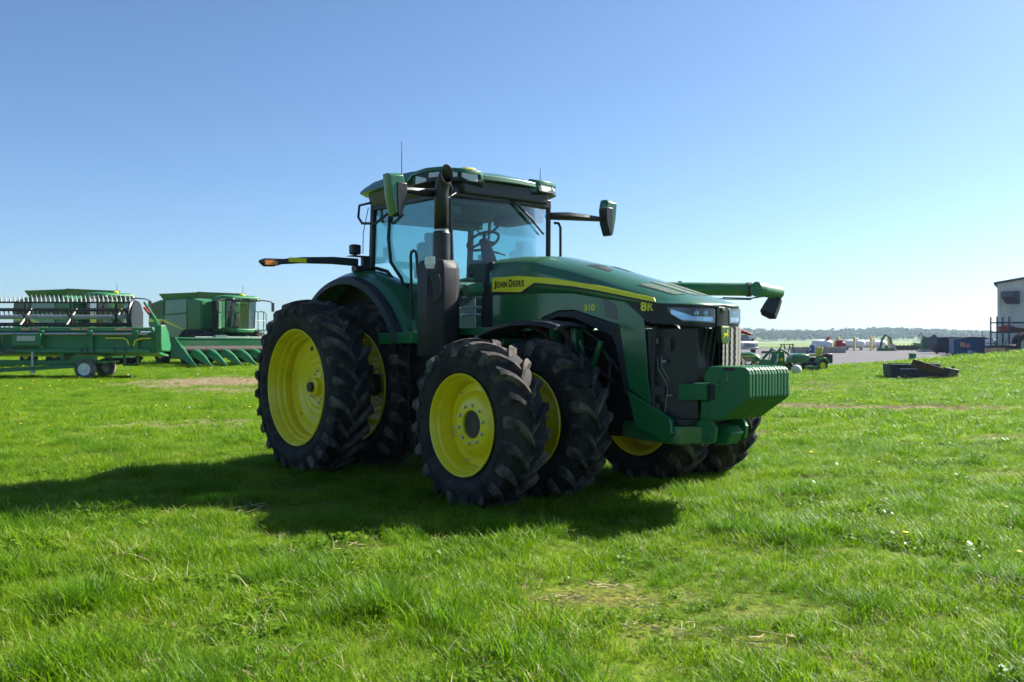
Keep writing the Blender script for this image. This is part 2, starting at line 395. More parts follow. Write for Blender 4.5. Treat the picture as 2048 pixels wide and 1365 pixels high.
# ------------------------------------------------------------------ grass
def blade_mat(name, cols, trans=0.45, scale=0.7):
    m = bpy.data.materials.new(name); m.use_nodes = True; nt = m.node_tree; nt.nodes.clear()
    out = nt.nodes.new('ShaderNodeOutputMaterial'); ge = nt.nodes.new('ShaderNodeNewGeometry')
    n = nt.nodes.new('ShaderNodeTexNoise'); n.inputs['Scale'].default_value = scale; n.inputs['Detail'].default_value = 7; n.inputs['Roughness'].default_value = 0.72; nt.links.new(ge.outputs['Position'], n.inputs['Vector'])
    oi = nt.nodes.new('ShaderNodeObjectInfo')
    ad = nt.nodes.new('ShaderNodeMath'); ad.operation = 'MULTIPLY_ADD'; ad.inputs[1].default_value = 0.30; nt.links.new(oi.outputs['Random'], ad.inputs[0]); nt.links.new(n.outputs['Fac'], ad.inputs[2])
    at = nt.nodes.new('ShaderNodeAttribute'); at.attribute_name = 'tint'
    ad2 = nt.nodes.new('ShaderNodeMath'); ad2.operation = 'MULTIPLY_ADD'; ad2.inputs[1].default_value = 0.35; nt.links.new(at.outputs['Fac'], ad2.inputs[0]); nt.links.new(ad.outputs[0], ad2.inputs[2])
    cr = nt.nodes.new('ShaderNodeValToRGB'); el = cr.color_ramp.elements
    while len(el) < len(cols): el.new(0.5)
    for e, (p, c) in zip(el, cols): e.position = p; e.color = (*c, 1)
    sb = nt.nodes.new('ShaderNodeMath'); sb.operation = 'SUBTRACT'; sb.inputs[1].default_value = 0.25; nt.links.new(ad2.outputs[0], sb.inputs[0]); nt.links.new(sb.outputs[0], cr.inputs[0])
    df = nt.nodes.new('ShaderNodeBsdfPrincipled'); df.inputs['Roughness'].default_value = 0.45; df.inputs['Specular IOR Level'].default_value = 0.22
    tl = nt.nodes.new('ShaderNodeBsdfTranslucent')
    nt.links.new(cr.outputs[0], df.inputs['Base Color'])
    br = nt.nodes.new('ShaderNodeMix'); br.data_type = 'RGBA'; br.blend_type = 'MULTIPLY'; br.inputs['Factor'].default_value = 1; br.inputs['B'].default_value = (1.15, 1.3, 0.55, 1)
    nt.links.new(cr.outputs[0], br.inputs['A']); nt.links.new(br.outputs['Result'], tl.inputs[0])
    mx = nt.nodes.new('ShaderNodeMixShader'); mx.inputs[0].default_value = trans
    nt.links.new(df.outputs[0], mx.inputs[1]); nt.links.new(tl.outputs[0], mx.inputs[2]); nt.links.new(mx.outputs[0], out.inputs[0])
    M[name] = m
blade_mat('grass_blade', [(0.05, (0.024, 0.075, 0.004)), (0.36, (0.085, 0.19, 0.005)), (0.60, (0.165, 0.285, 0.007)), (0.84, (0.265, 0.35, 0.014)), (0.98, (0.44, 0.37, 0.15))], 0.45, 1.3)
blade_mat('grass_tall', [(0.1, (0.035, 0.095, 0.004)), (0.5, (0.09, 0.205, 0.006)), (0.9, (0.18, 0.30, 0.010))], 0.5, 1.5)
blade_mat('clover', [(0.1, (0.06, 0.15, 0.006)), (0.6, (0.125, 0.24, 0.008)), (0.95, (0.21, 0.31, 0.012))], 0.4)
mat('dandelion', (0.85, 0.60, 0.01), 0.7)
mat('seedhead', (0.62, 0.60, 0.55), 0.9)
mat('straw', (0.42, 0.33, 0.19), 0.9)

def clump(seed, nb, rad, h0, h1, w, lean, m, leafy=0):
    rs = np.random.RandomState(seed); v = []; f = []; tint = []
    for _ in range(nb):
        a = rs.uniform(0, 6.283); r = rad*math.sqrt(rs.uniform()); bx, by = r*math.cos(a), r*math.sin(a)
        h = rs.uniform(h0, h1); d = rs.uniform(0, 6.283); ln = lean*rs.uniform(0.2, 1.3)*h; ww = w*rs.uniform(0.7, 1.3)
        px, py = -math.sin(d)*ww/2, math.cos(d)*ww/2; dx, dy = math.cos(d), math.sin(d); o = len(v)
        tw = rs.uniform(-0.6, 0.6); t0 = rs.uniform()
        for k, (t, wk) in enumerate(((0, 0.8), (0.4, 1.0), (0.75, 0.7))):
            off = ln*t*t; z = h*(t - 0.18*lean*t*t)
            c, s = math.cos(tw*t), math.sin(tw*t); qx, qy = (px*c-py*s)*wk, (px*s+py*c)*wk
            v += [(bx+dx*off-qx, by+dy*off-qy, z), (bx+dx*off+qx, by+dy*off+qy, z)]; tint += [t0*0.8 + 0.2*t]*2
        v.append((bx+dx*ln, by+dy*ln, h*(1-0.2*lean))); tint.append(t0)
        f += [(o, o+1, o+3, o+2), (o+2, o+3, o+5, o+4), (o+4, o+5, o+6)]
    for _ in range(leafy):          # small round clover leaves near the ground
        a = rs.uniform(0, 6.283); r = rad*1.2*math.sqrt(rs.uniform()); z = rs.uniform(0.015, 0.05); c = (r*math.cos(a), r*math.sin(a)); q = rs.uniform(0.008, 0.014); o = len(v); tl = rs.uniform(-0.5, 0.5)
        for k in range(5): b = k*1.2566; v.append((c[0]+q*math.cos(b), c[1]+q*math.sin(b), z+tl*q*math.cos(b))); tint.append(rs.uniform())
        f.append(tuple(range(o, o+5)))
    me = bpy.data.meshes.new('clump'); me.from_pydata(v, [], f); me.materials.append(M[m])
    at = me.attributes.new('tint', 'FLOAT', 'POINT'); at.data.foreach_set('value', np.array(tint, np.float32)); return me

def rosette(seed):                 # flat broad-leaved weed
    rs = np.random.RandomState(seed); v = []; f = []
    for k in range(11):
        a = k*0.571*1.05 + rs.uniform(-.2, .2); l = rs.uniform(.05, .09); w = rs.uniform(.008, .013); h = rs.uniform(.02, .06); c, s_ = math.cos(a), math.sin(a); o = len(v)
        for t, wk in ((0, .3), (.35, .8), (.7, 1.0)):
            z = .01 + h*math.sin(t*2.4); v += [(c*l*t+s_*w*wk, s_*l*t-c*w*wk, z), (c*l*t-s_*w*wk, s_*l*t+c*w*wk, z)]
        v.append((c*l, s_*l, .01+h*.6)); f += [(o, o+1, o+3, o+2), (o+2, o+3, o+5, o+4), (o+4, o+5, o+6)]
    me = bpy.data.meshes.new('rosette'); me.from_pydata(v, [], f); me.materials.append(M['clover'])
    at = me.attributes.new('tint', 'FLOAT', 'POINT'); at.data.foreach_set('value', rs.uniform(0, 1, len(v)).astype(np.float32)); return me
def wedge(n, y0, y1, rs, pad=3.0, k=0.585):
    ya = rs.uniform(0, 1, n*2); y = np.sqrt(y0*y0 + ya*(y1*y1 - y0*y0)); x = rs.uniform(-1, 1, n*2)*(k*y + pad)
    return x[:n], y[:n]
def grass(name, n, y0, y1, srcs, seed, s0, s1, pick, keep=None, pad=3.0, lim=0.55):
    rs = np.random.RandomState(seed); x, y = wedge(n, y0, y1, rs, pad)
    b = bare(x, y); ok = rs.uniform(0, 1, n) > b*1.05
    if keep is not None: ok &= keep(x, y, rs)
    x, y, b = x[ok], y[ok], b[ok]; n = len(x)
    g = fbm(x, y, 5.5, 11, 2); g2 = fbm(x, y, 1.4, 12, 2)
    sc = rs.uniform(s0, s1, n) * np.clip(0.88 + 0.5*np.clip(g, -1, 1.4) + 0.4*np.clip(g2, -1, 1.2), 0.32, 2.2) * (1 - lim*b)
    p = np.stack([x, y, gz(x, y) + 0.002], 1)
    return stuff(scatter(name, p, rs.uniform(0, 6.283, n), sc, rs.normal(0, 0.12, (n, 2)), srcs, pick(rs, x, y)))
def not_yard(x, y, rs):
    return ~((y > 44.6 + np.clip(x - 13.5, 0, 9)*0.75) & (x > 8.0 - np.clip(y - 47, 0, 12)*0.25))
near = [clump(i, 26, 0.055, 0.03, 0.105, 0.0030, 0.85, 'grass_blade') for i in range(4)] + [clump(20+i, 14, 0.05, 0.025, 0.07, 0.003, 1.0, 'clover', 12) for i in range(2)] + [clump(30+i, 44, 0.06, 0.08, 0.18, 0.0030, 0.9, 'grass_tall') for i in range(2)] + [rosette(5), clump(41, 9, 0.05, 0.03, 0.09, 0.0028, 1.3, 'straw')]
def pick_near(rs, x, y):
    k = rs.randint(0, 4, len(x)); u = rs.uniform(0, 1, len(x))
    c = fbm(x, y, 3.5, 31, 2); k = np.where((u < 0.45) & (c > 0.25), rs.randint(4, 6, len(x)), k)
    t = fbm(x, y, 4.2, 47, 2); k = np.where((u < 0.45 + 0.3*np.clip(t - 0.4, 0, 1)) & (t + rs.uniform(-0.35, 0.35, len(x)) > 0.5), rs.randint(6, 8, len(x)), k); return np.where(rs.uniform(0, 1, len(x)) < 0.005, 8, np.where(rs.uniform(0, 1, len(x)) < 0.06, 9, k))
stuff_near = grass('lawn_grass', 66000, 2.0, 13.5, near, 1, 0.6, 1.45, pick_near, pad=1.8); tag(stuff_near, 'bright green grass blades and clover in the foreground lawn', 'grass')
mid = [clump(60+i, 30, 0.15, 0.04, 0.11, 0.0065, 1.0, 'grass_blade') for i in range(3)] + [clump(70, 24, 0.12, 0.03, 0.08, 0.008, 1.0, 'clover', 6), clump(71, 36, 0.12, 0.08, 0.16, 0.007, 1.0, 'grass_tall')]
def pick_mid(rs, x, y):
    k = rs.randint(0, 3, len(x)); u = rs.uniform(0, 1, len(x)); c = fbm(x, y, 1.7, 33, 2); k = np.where((u < 0.5) & (c > 0.2), 3, k); t = fbm(x, y, 2.4, 48, 2); return np.where((u < 0.15) & (t > 0.5), 4, k)
o = grass('mown_grass', 70000, 13.0, 40, mid, 2, 0.8, 1.3, pick_mid, pad=6); tag(o, 'sunlit grass stretching behind the tractor to the parked machines', 'grass')
far = [clump(80+i, 40, 0.4, 0.05, 0.11, 0.016, 0.9, 'grass_blade') for i in range(3)]
o = grass('distant_grass', 34000, 39, 75, far, 3, 0.8, 1.3, lambda rs, x, y: rs.randint(0, 3, len(x)), not_yard, pad=7); tag(o, 'distant grass around the parked harvesters and the mound', 'grass')

def dandelions():
    mb = MB(); mb.tube([(0,0,0),(0.004,0,0.05),(0.0,0.004,0.085)], 0.0018, 5); st = MB()
    fl = MB(); fl.lathe([(0.001,0.0),(0.013,0.004),(0.017,0.009),(0.010,0.013),(0.001,0.012)], (0,0.004,0.083), 'z', 10)
    v = mb.v + fl.v; me = MB(); me.add(mb.v, mb.f); me.mi = 1; me.add(fl.v, fl.f); a = me.mesh('dandelion', ['clover', 'dandelion'])
    mb2 = MB(); mb2.tube([(0,0,0),(0.01,0,0.08),(0.012,0,0.14)], 0.0016, 5); q = MB(); q.add(mb2.v, mb2.f); q.mi = 1; q.sphere((0.012,0,0.155), 0.017, 8, 5); b = q.mesh('dandelion_clock', ['clover', 'seedhead'])
    rs = np.random.RandomState(5); x, y = wedge(900, 4.5, 44, rs, 3); c = fbm(x, y, 0.35, 77, 2); ok = (c > 0.05) & not_yard(x, y, rs); x, y = x[ok], y[ok]; n = len(x)
    ob = scatter('dandelions', np.stack([x, y, gz(x, y)], 1), rs.uniform(0, 6.28, n), rs.uniform(0.8, 1.5, n) * np.where(y > 18, 1.15, 1), rs.normal(0, 0.1, (n, 2)), [a, b], (rs.uniform(0, 1, n) > 0.9).astype(int)); stuff(ob)
    tag(ob, 'scattered yellow dandelions dotting the lawn', 'flowers')
    # dry stalks and clods on the bare spots
    s = MB(); rr = random.Random(3)
    for _ in range(14):
        ang = rr.uniform(0, 6.28); l = rr.uniform(0.03, 0.09); cx, cy = rr.uniform(-.1,.1), rr.uniform(-.1,.1); z = rr.uniform(0.004, 0.02)
        s.tube([(cx, cy, z), (cx+l*math.cos(ang), cy+l*math.sin(ang), z+rr.uniform(-.003,.015))], 0.0016, 4)
    sm = s.mesh('straw', 'straw'); x, y = wedge(26000, 4, 36, rs, 1); ok = bare(x, y) > rs.uniform(0.15, 1.0, len(x)); x, y = x[ok], y[ok]; n = len(x)
    ob = scatter('dry_stalks', np.stack([x, y, gz(x, y) + 0.01], 1), rs.uniform(0, 6.28, n), rs.uniform(0.8, 1.6, n), rs.normal(0, 0.1, (n, 2)), [sm], np.zeros(n, int)); stuff(ob); tag(ob, 'dry straw lying on the bare patches of the lawn', 'straw')
dandelions()

# ------------------------------------------------------------------ far wood (one mass on the horizon)
blade_mat('far_leaf', [(0.1, (0.02, 0.055, 0.012)), (0.5, (0.045, 0.095, 0.018)), (0.9, (0.09, 0.14, 0.035))], 0.2, 0.05)
mat('bark', (0.09, 0.07, 0.055), 0.9, var=0.3)
def crown(seed, hgt, wid):
    rs = np.random.RandomState(seed); mb = MB(); mb.tube([(0,0,0),(0.1,0,hgt*0.35),(0,0.1,hgt*0.7)], [0.25, 0.18, 0.08], 6)
    for _ in range(5):
        a = rs.uniform(0, 6.28); mb.tube([(0,0,hgt*rs.uniform(0.3,0.5)), (math.cos(a)*wid*0.55, math.sin(a)*wid*0.55, hgt*rs.uniform(0.55,0.85))], [0.12, 0.04], 5)
    mb.mi = 1; lobes = [(rs.normal(0, wid*0.36), rs.normal(0, wid*0.36), hgt*rs.uniform(0.35, 0.86), wid*rs.uniform(0.3, 0.5)) for _ in range(9)]
    v = []; f = []
    for lx, ly, lz, lr in lobes:
        for _ in range(60):
            d = rs.normal(size=3); d /= np.linalg.norm(d); p = np.array([lx, ly, lz]) + d*lr*rs.uniform(0.75, 1.05)*np.array([1, 1, 0.8])
            a = np.cross(d, rs.normal(size=3)); a /= np.linalg.norm(a); b = np.cross(d, a); q = rs.uniform(0.3, 0.65); o = len(v)
            tl = rs.normal(0, 0.3)*d
            v += [p+a*q, p+b*q+tl*q, p-a*q, p-b*q-tl*q]; f.append((o, o+1, o+2, o+3))
    mb.add(v, f); return mb.mesh('far_tree', ['bark', 'far_leaf'], 0)
def ridge(x, row): return row*(11 + 3.0*np.sin(x/210 + 0.4) + 1.5*np.sin(x/83) + 2.5*sstep(300, 800, x)) - 5*(1 - sstep(-100, 250, x))*row
def far_wood():
    src = [crown(s, h, w) for s, h, w in ((1, 10, 4.5), (2, 12, 5), (3, 9, 5.2), (4, 11, 4.2))]
    rs = np.random.RandomState(9); n = 4200; x = rs.uniform(-900, 1000, n); row = rs.uniform(0, 1, n)**0.8; y = 1300 + 260*row
    hz = ridge(x, row)
    sc = rs.uniform(0.7, 1.25, n)*(0.9 + 0.12*np.sin(x/45.0))
    ob = scatter('far_wood', np.stack([x, y, 0.2 + hz], 1), rs.uniform(0, 6.28, n), sc, np.zeros((n, 2)), src, rs.randint(0, 4, n)); stuff(ob)
    tag(ob, 'hazy blue green wood along the horizon', 'wood')
far_wood()
def far_hill():
    xs = np.linspace(-1500, 1500, 60); mb = MB(); v = []
    for x in xs:
        for t in (0, 0.5, 1, 2): v.append((x, 1295 + 260*t, 0.3 + float(ridge(x, min(t, 1)))))
    mb.add(v, [(a*4+k, a*4+4+k, a*4+5+k, a*4+1+k) for a in range(59) for k in range(3)])
    structure(mb.build('hill', 'field', smooth=60))
far_hill()
# ------------------------------------------------------------------ the tractor (x forward, y left, z up; origin under the front axle)
TR = thing('tractor', 'large green and yellow row crop tractor with dual wheels parked on the grass', 'tractor', (0.87, 9.33, 0), -49)
LF, RR = 0.0, -3.03
DUAL = 0.78

def tyre_mesh(Ro, w, rim_r, nl, lug_h, lug_w, seed):
    """carcass by lathe, two staggered rows of curved chevron lugs; axis y, outer side is -y"""
    mb = MB(); Rc = Ro - lug_h; h = w/2
    prof = [(rim_r-0.02, -h*0.70), (rim_r+0.012, -h*0.80), (rim_r+0.035, -h*0.90), (rim_r+0.05, -h*0.885), (rim_r + (Rc-rim_r)*0.35, -h*1.0), (rim_r + (Rc-rim_r)*0.52, -h*1.02), (rim_r+(Rc-rim_r)*0.56, -h*1.0),
            (rim_r + (Rc-rim_r)*0.74, -h*0.985), (Rc-0.045, -h*0.94), (Rc-0.012, -h*0.84), (Rc, -h*0.6), (Rc+0.006, 0)]
    prof = prof + [(r, -y) for r, y in prof[-2::-1]]
    mb.lathe(prof, (0,0,0), 'y', 72)
    for k in range(90):                # short radial ribs on the outer sidewall
        a = 2*math.pi*k/90; r0, r1 = rim_r+(Rc-rim_r)*.60, rim_r+(Rc-rim_r)*.72; c, s_ = math.cos(a), math.sin(a); q = .0035
        mb.add([(r*c-e*q*s_, -h*yy, r*s_+e*q*c) for r, yy in ((r0, 1.004), (r1, .994)) for e in (-1, 1)] + [(r*c-e*q*s_, -h*yy-.004, r*s_+e*q*c) for r, yy in ((r0, 1.004), (r1, .994)) for e in (-1, 1)], [(4, 5, 7, 6), (0, 1, 5, 4), (2, 6, 7, 3), (0, 4, 6, 2), (1, 3, 7, 5)])
    mb.mi = 1; rnd = random.Random(seed)
    for side in (-1, 1):
        for k in range(nl):
            a0 = 2*math.pi*(k + (0.5 if side > 0 else 0))/nl + rnd.uniform(-0.006, 0.006)
            rings = []
            for t in (-0.10, 0.15, 0.38, 0.62, 0.84, 0.99, 1.05):      # from the middle to the shoulder
                y = side*h*t; sw = 0.92*h*(1-(1-min(max(t, -.1), 1))**1.65)            # how far the bar trails behind its inner end
                lw = lug_w*(0.85 + 0.45*max(t, 0)); top = Ro - 0.035*max(0, t)**3 - (0.0 if t < 1 else 0.055); base = Rc - 0.02 - (0.035 if t > 0.9 else 0)
                if t < 0: top -= 0.012
                if t > 1: base -= 0.05; lw *= 0.85
                ring = []
                for rr_, ds in ((base, -lw*0.85), (top, -lw*0.42), (top, lw*0.42), (base, lw*0.85)):
                    a = a0 - (sw + ds)/Ro      # trailing: opposite to forward roll at the top
                    j = 1 + rnd.uniform(-0.002, 0.002)
                    ring.append((rr_*j*math.sin(a), y, rr_*j*math.cos(a)))
                rings.append(ring)
            mb.loft(rings, True)
    return mb.mesh('tyre', ['rubber', 'rubber_lug'], 40)

def bolt_mesh(r=0.014, h=0.022):
    mb = MB(); mb.lathe([(0.001, -h), (r*0.85, -h), (r, -h*0.85), (r, 0)], (0,0,0), 'y', 6); mb.lathe([(r*1.35, 0), (r*1.35, -0.004), (r, -0.005)], (0,0,0), 'y', 12); return mb.mesh('bolt', 'zinc', 30)
BOLT = bolt_mesh(); BOLTG = BOLT.copy(); BOLTG.materials[0] = M['green_cast']

def front_rim():
    mb = MB(); r = 0.457
    # outer flange, stepped barrel, disc with hub flange and open centre
    mb.lathe([(r-0.03, 0.20), (r-0.004, 0.21), (r, 0.195), (r-0.02, 0.17), (r-0.055, 0.13), (r-0.06, -0.05), (r-0.03, -0.165), (r-0.004, -0.182), (r+0.004, -0.195), (r-0.004, -0.205), (r-0.014, -0.20), (r-0.024, -0.182), (r-0.034, -0.150), (r-0.055, -0.128), (r-0.062, -0.095), (r-0.075, -0.060), (r-0.078, 0.02), (r-0.05, 0.18), (r-0.03, 0.20)], n=64)
    mb.lathe([(r-0.074, 0.015), (r-0.080, -0.006), (r-0.115, -0.008), (0.325, -0.006), (0.300, -0.012), (0.268, -0.045), (0.240, -0.068), (0.215, -0.076), (0.130, -0.078), (0.124, -0.070), (0.124, 0.09)], n=64)
    return mb.mesh('rim', 'yellow', 30)
def rear_rim():
    mb = MB(); r = 0.66
    mb.lathe([(r-0.03, 0.215), (r, 0.205), (r-0.02, 0.18), (r-0.06, 0.14), (r-0.07, -0.05), (r-0.03, -0.18), (r-0.004, -0.195), (r+0.004, -0.21), (r-0.006, -0.22), (r-0.018, -0.212), (r-0.026, -0.19), (r-0.045, -0.165), (r-0.052, -0.125), (r-0.072, -0.105), (r-0.078, -0.06), (r-0.098, -0.04), (r-0.102, 0.02), (r-0.085, 0.06), (r-0.06, 0.2)], n=72)
    mb.lathe([(r-0.10, 0.035), (r-0.13, 0.05), (0.47, 0.055), (0.42, 0.045), (0.39, 0.052), (0.34, 0.075), (0.32, 0.068), (0.30, 0.07), (0.26, 0.085), (0.235, 0.080), (0.225, 0.085), (0.10, 0.088), (0.09, 0.10), (0.09, 0.14)], n=72)
    return mb.mesh('rim', 'yellow', 30)
TYF = tyre_mesh(0.772, 0.42, 0.447, 20, 0.055, 0.058, 3); TYR = tyre_mesh(1.0, 0.48, 0.65, 26, 0.055, 0.062, 4)
RIF, RIR = front_rim(), rear_rim()
mat('hub_dark', (0.03, 0.026, 0.02), 0.6, dirt=(0.12, 0.08, 0.05), damt=0.6)
def hub_front():
    mb = MB(); mb.cyl((0,-0.055,0), (0,0.30,0), 0.118, n=32); return mb.mesh('hub', 'hub_dark')
def hub_rear_axle():
    mb = MB(); mb.cyl((0,-0.035,0), (0,0.3,0), 0.055, n=24); mb.lathe([(0.001,-0.04),(0.03,-0.044),(0.052,-0.035)], n=16); return mb.mesh('axle_end', 'hub_dark')
def wheel_hub_cast():
    mb = MB(); mb.lathe([(0.06,0.0),(0.10,0.02),(0.105,0.08),(0.17,0.082)], n=24); return mb.mesh('hub', 'yellow')
HF, HRA, HRC = hub_front(), hub_rear_axle(), wheel_hub_cast()
def wheel(name, x, y, z, front, lab):
    s = -1 if y > 0 else 1
    w = part(name, TR, (x, y, z), (1, s, 1), lab)
    ty = link('tyre', TYF if front else TYR, w); ty.rotation_euler = (0, R(random.uniform(0, 360)), 0)
    ri = link('rim', RIF if front else RIR, w)
    if front:
        link('hub', HF, w)
        for k in range(10):
            a = 2*math.pi*(k+0.3)/10; link('bolt', BOLT, w, loc=(0.172*math.cos(a), -0.077, 0.172*math.sin(a)))
        for k in range(6):
            for d in (-0.10, 0, 0.10)[:(3 if k % 2 else 1)]:
                a = 2*math.pi*(k+0.25)/6 + d; link('bolt', BOLT, w, loc=(0.352*math.cos(a), -0.006, 0.352*math.sin(a)), scale=(.7,.7,.7))
    else:
        link('axle_end', HRA, w); link('hub', HRC, w)
        for k in range(12):
            a = 2*math.pi*(k + (0.2 if k % 2 else -0.2))/12; link('bolt', BOLT, w, loc=((0.155+0.03*(k % 2))*math.cos(a), 0.083, (0.155+0.03*(k % 2))*math.sin(a)))
        hm = MB()
        hm.lathe([(0.001, 0.0), (0.024, 0.0)], n=16); 
        for a, rr_ in ((100, 0.44), (225, 0.46), (330, 0.45)):
            link('rim_hole', HOLE, w, loc=(rr_*math.cos(R(a)), 0.045, rr_*math.sin(R(a))), scale=(1 if a == 100 else 0.35,)*3)
    return w
hm = MB(); hm.lathe([(0.026, 0.012), (0.026, -0.006), (0.022, -0.006), (0.001, -0.004)], n=20); HOLE = hm.mesh('rim_hole', 'hub_dark')
for y, nm in ((-2*DUAL, 'outer right'), (-DUAL, 'inner right'), (DUAL, 'inner left'), (2*DUAL, 'outer left')):
    wheel('front_wheel', LF, y, 0.755, True, nm + ' front wheel with lugged tyre and yellow rim')
    wheel('rear_wheel', RR, y, 0.975, False, nm + ' rear wheel with tall lugged tyre and yellow rim')

# --- hood shell: stations (x, centre z, shoulder y z, side top y z, skirt z)
def interp(tab, x):
    for a, b in zip(tab, tab[1:]):
        if x <= b[0]: t = (x-a[0])/(b[0]-a[0]); return [p+(q-p)*t for p, q in zip(a, b)]
    return list(tab[-1])
HOOD = [(-1.17, 2.405, .30, 2.385, .415, 2.335, .452, 2.24, 2.02), (-.80, 2.405, .30, 2.385, .415, 2.33, .452, 2.23, 2.0), (-.50, 2.385, .30, 2.362, .415, 2.30, .452, 2.21, 1.985), (.10, 2.255, .29, 2.225, .41, 2.15, .453, 2.08, 1.96),
        (.60, 2.115, .28, 2.085, .405, 2.01, .455, 1.96, 1.88), (.90, 2.03, .27, 2.00, .40, 1.93, .452, 1.885, 1.84), (1.12, 1.965, .27, 1.935, .392, 1.875, .448, 1.842, 1.815), (1.30, 1.91, .27, 1.885, .375, 1.85, .432, 1.830, 1.81),
        (1.42, 1.868, .25, 1.852, .33, 1.84, .380, 1.825, 1.808), (1.475, 1.842, .20, 1.834, .25, 1.828, .28, 1.819, 1.806), (1.505, 1.828, .10, 1.824, .13, 1.819, .15, 1.814, 1.805), (1.52, 1.82, .03, 1.818, .04, 1.815, .05, 1.811, 1.804)]
def hood():
    rings = []
    xs = sorted(set([h[0] for h in HOOD] + list(np.arange(-1.1, 1.4, 0.1).round(3))))
    for x in xs:
        _, zc, y1, z1, y2, z2, y3, z3, z4 = interp(HOOD, x)
        half = [(y3, z4), (y3, (z3+z4)/2), (y3, z3), (y2, z2), (y2*0.9+y1*0.1, z2*0.86+z1*0.14), (y1, z1), (y1*.5, z1+(zc-z1)*.8)]
        ring = [(x, -a, b) for a, b in half] + [(x, 0, zc)] + [(x, a, b) for a, b in half[::-1]]
        rings.append(ring)
    mb = MB(); mb.loft(rings, False, False)
    o = mb.build('hood', 'green_dusty', TR, smooth=22)
    s = o.modifiers.new('thickness', 'SOLIDIFY'); s.thickness = 0.012; s.offset = -1
    return o
HO = hood()
# screens let into the sloping hood top
def on_hood(x, y):
    _, zc, y1, z1, y2, z2, y3, z3, z4 = interp(HOOD, x); a = abs(y)
    if a < y1*.5: return zc + (z1+(zc-z1)*.8-zc)*a/(y1*.5)
    if a < y1: t = (a-y1*.5)/(y1*.5); return (z1+(zc-z1)*.8)*(1-t)+z1*t
    if a < y2: t = (a-y1)/(y2-y1); return z1*(1-t)+z2*t
    return z2
mat('screen', (0.02, 0.05, 0.03), 0.7, dirt=(0.16, 0.2, 0.15), dscale=60, damt=0.9, dlow=0.45, dhigh=0.6)
def hood_screen(corners, name='hood_screen', m='screen', up=0.004, n=6):
    (a, b, c, d) = corners; mb = MB(); g = []
    for i in range(n+1):
        for j in range(n+1):
            u, v = i/n, j/n; x = (a[0]*(1-u)+b[0]*u)*(1-v)+(d[0]*(1-u)+c[0]*u)*v; y = (a[1]*(1-u)+b[1]*u)*(1-v)+(d[1]*(1-u)+c[1]*u)*v
            g.append((x, y, on_hood(x, y)+up))
    mb.add(g, [(i*(n+1)+j, (i+1)*(n+1)+j, (i+1)*(n+1)+j+1, i*(n+1)+j+1) for i in range(n) for j in range(n)]); mb.build(name, m, HO)
for sgn in (-1, 1):
    hood_screen([(0.78, sgn*.30), (1.20, sgn*.27), (1.24, sgn*.17), (0.86, sgn*.19)])
    hood_screen([(0.80, sgn*.14), (1.27, sgn*.12), (1.30, sgn*.03), (0.85, sgn*.03)])
    hood_screen([(0.05, sgn*.22), (0.34, sgn*.21), (0.30, sgn*.10), (0.08, sgn*.10)], 'hood_inlet', 'black_plastic')
    mb = MB(); z = on_hood(0.2, 0.27)
    mb.prism([(0.10, 0.0), (0.52, -0.0), (0.36, 0.030), (0.16, 0.034)], 'y', sgn*.06, sgn*.085)
    q = mb.build('hood_rib', 'green', HO, bevel=0.004); q.location = (0.05, 0, 2.22); q.rotation_euler = (0, R(15.0), 0)

def side_sheet(poly, name, m, parent, y, th=0.012, bevel=0.003, side=-1, **kw):
    mb = MB(); mb.prism(poly, 'y', side*(y-th), side*y); return mb.build(name, m, parent, bevel=bevel, smooth=0, **kw)
SIDE = [(-1.125, 1.99), (-.628, 1.985), (-.423, 2.072), (.10, 2.01), (.692, 1.915), (.988, 1.704), (1.005, 1.601), (1.04, 1.154), (1.085, .934), (.815, 1.065), (.699, 1.626), (.674, 1.654), (.106, 1.803), (-.12, 1.80), (-.341, 1.739), (-.386, 1.689), (-.529, 1.60), (-1.126, 1.62)]
STRIPE = [(-1.118, 2.175), (-1.125, 2.026), (-.665, 2.004), (-.453, 2.092), (.10, 2.03), (.452, 1.972), (1.138, 1.842), (1.115, 1.884), (.452, 2.020), (.10, 2.076), (-.232, 2.128), (-.70, 2.172)]
BORDER = [(-1.13, 2.03), (-1.13, 1.998), (-.64, 1.980), (-.44, 2.066), (.10, 2.004), (.452, 1.95), (1.13, 1.822), (1.14, 1.85), (.452, 1.99), (.1, 2.05), (-.45, 2.1)]
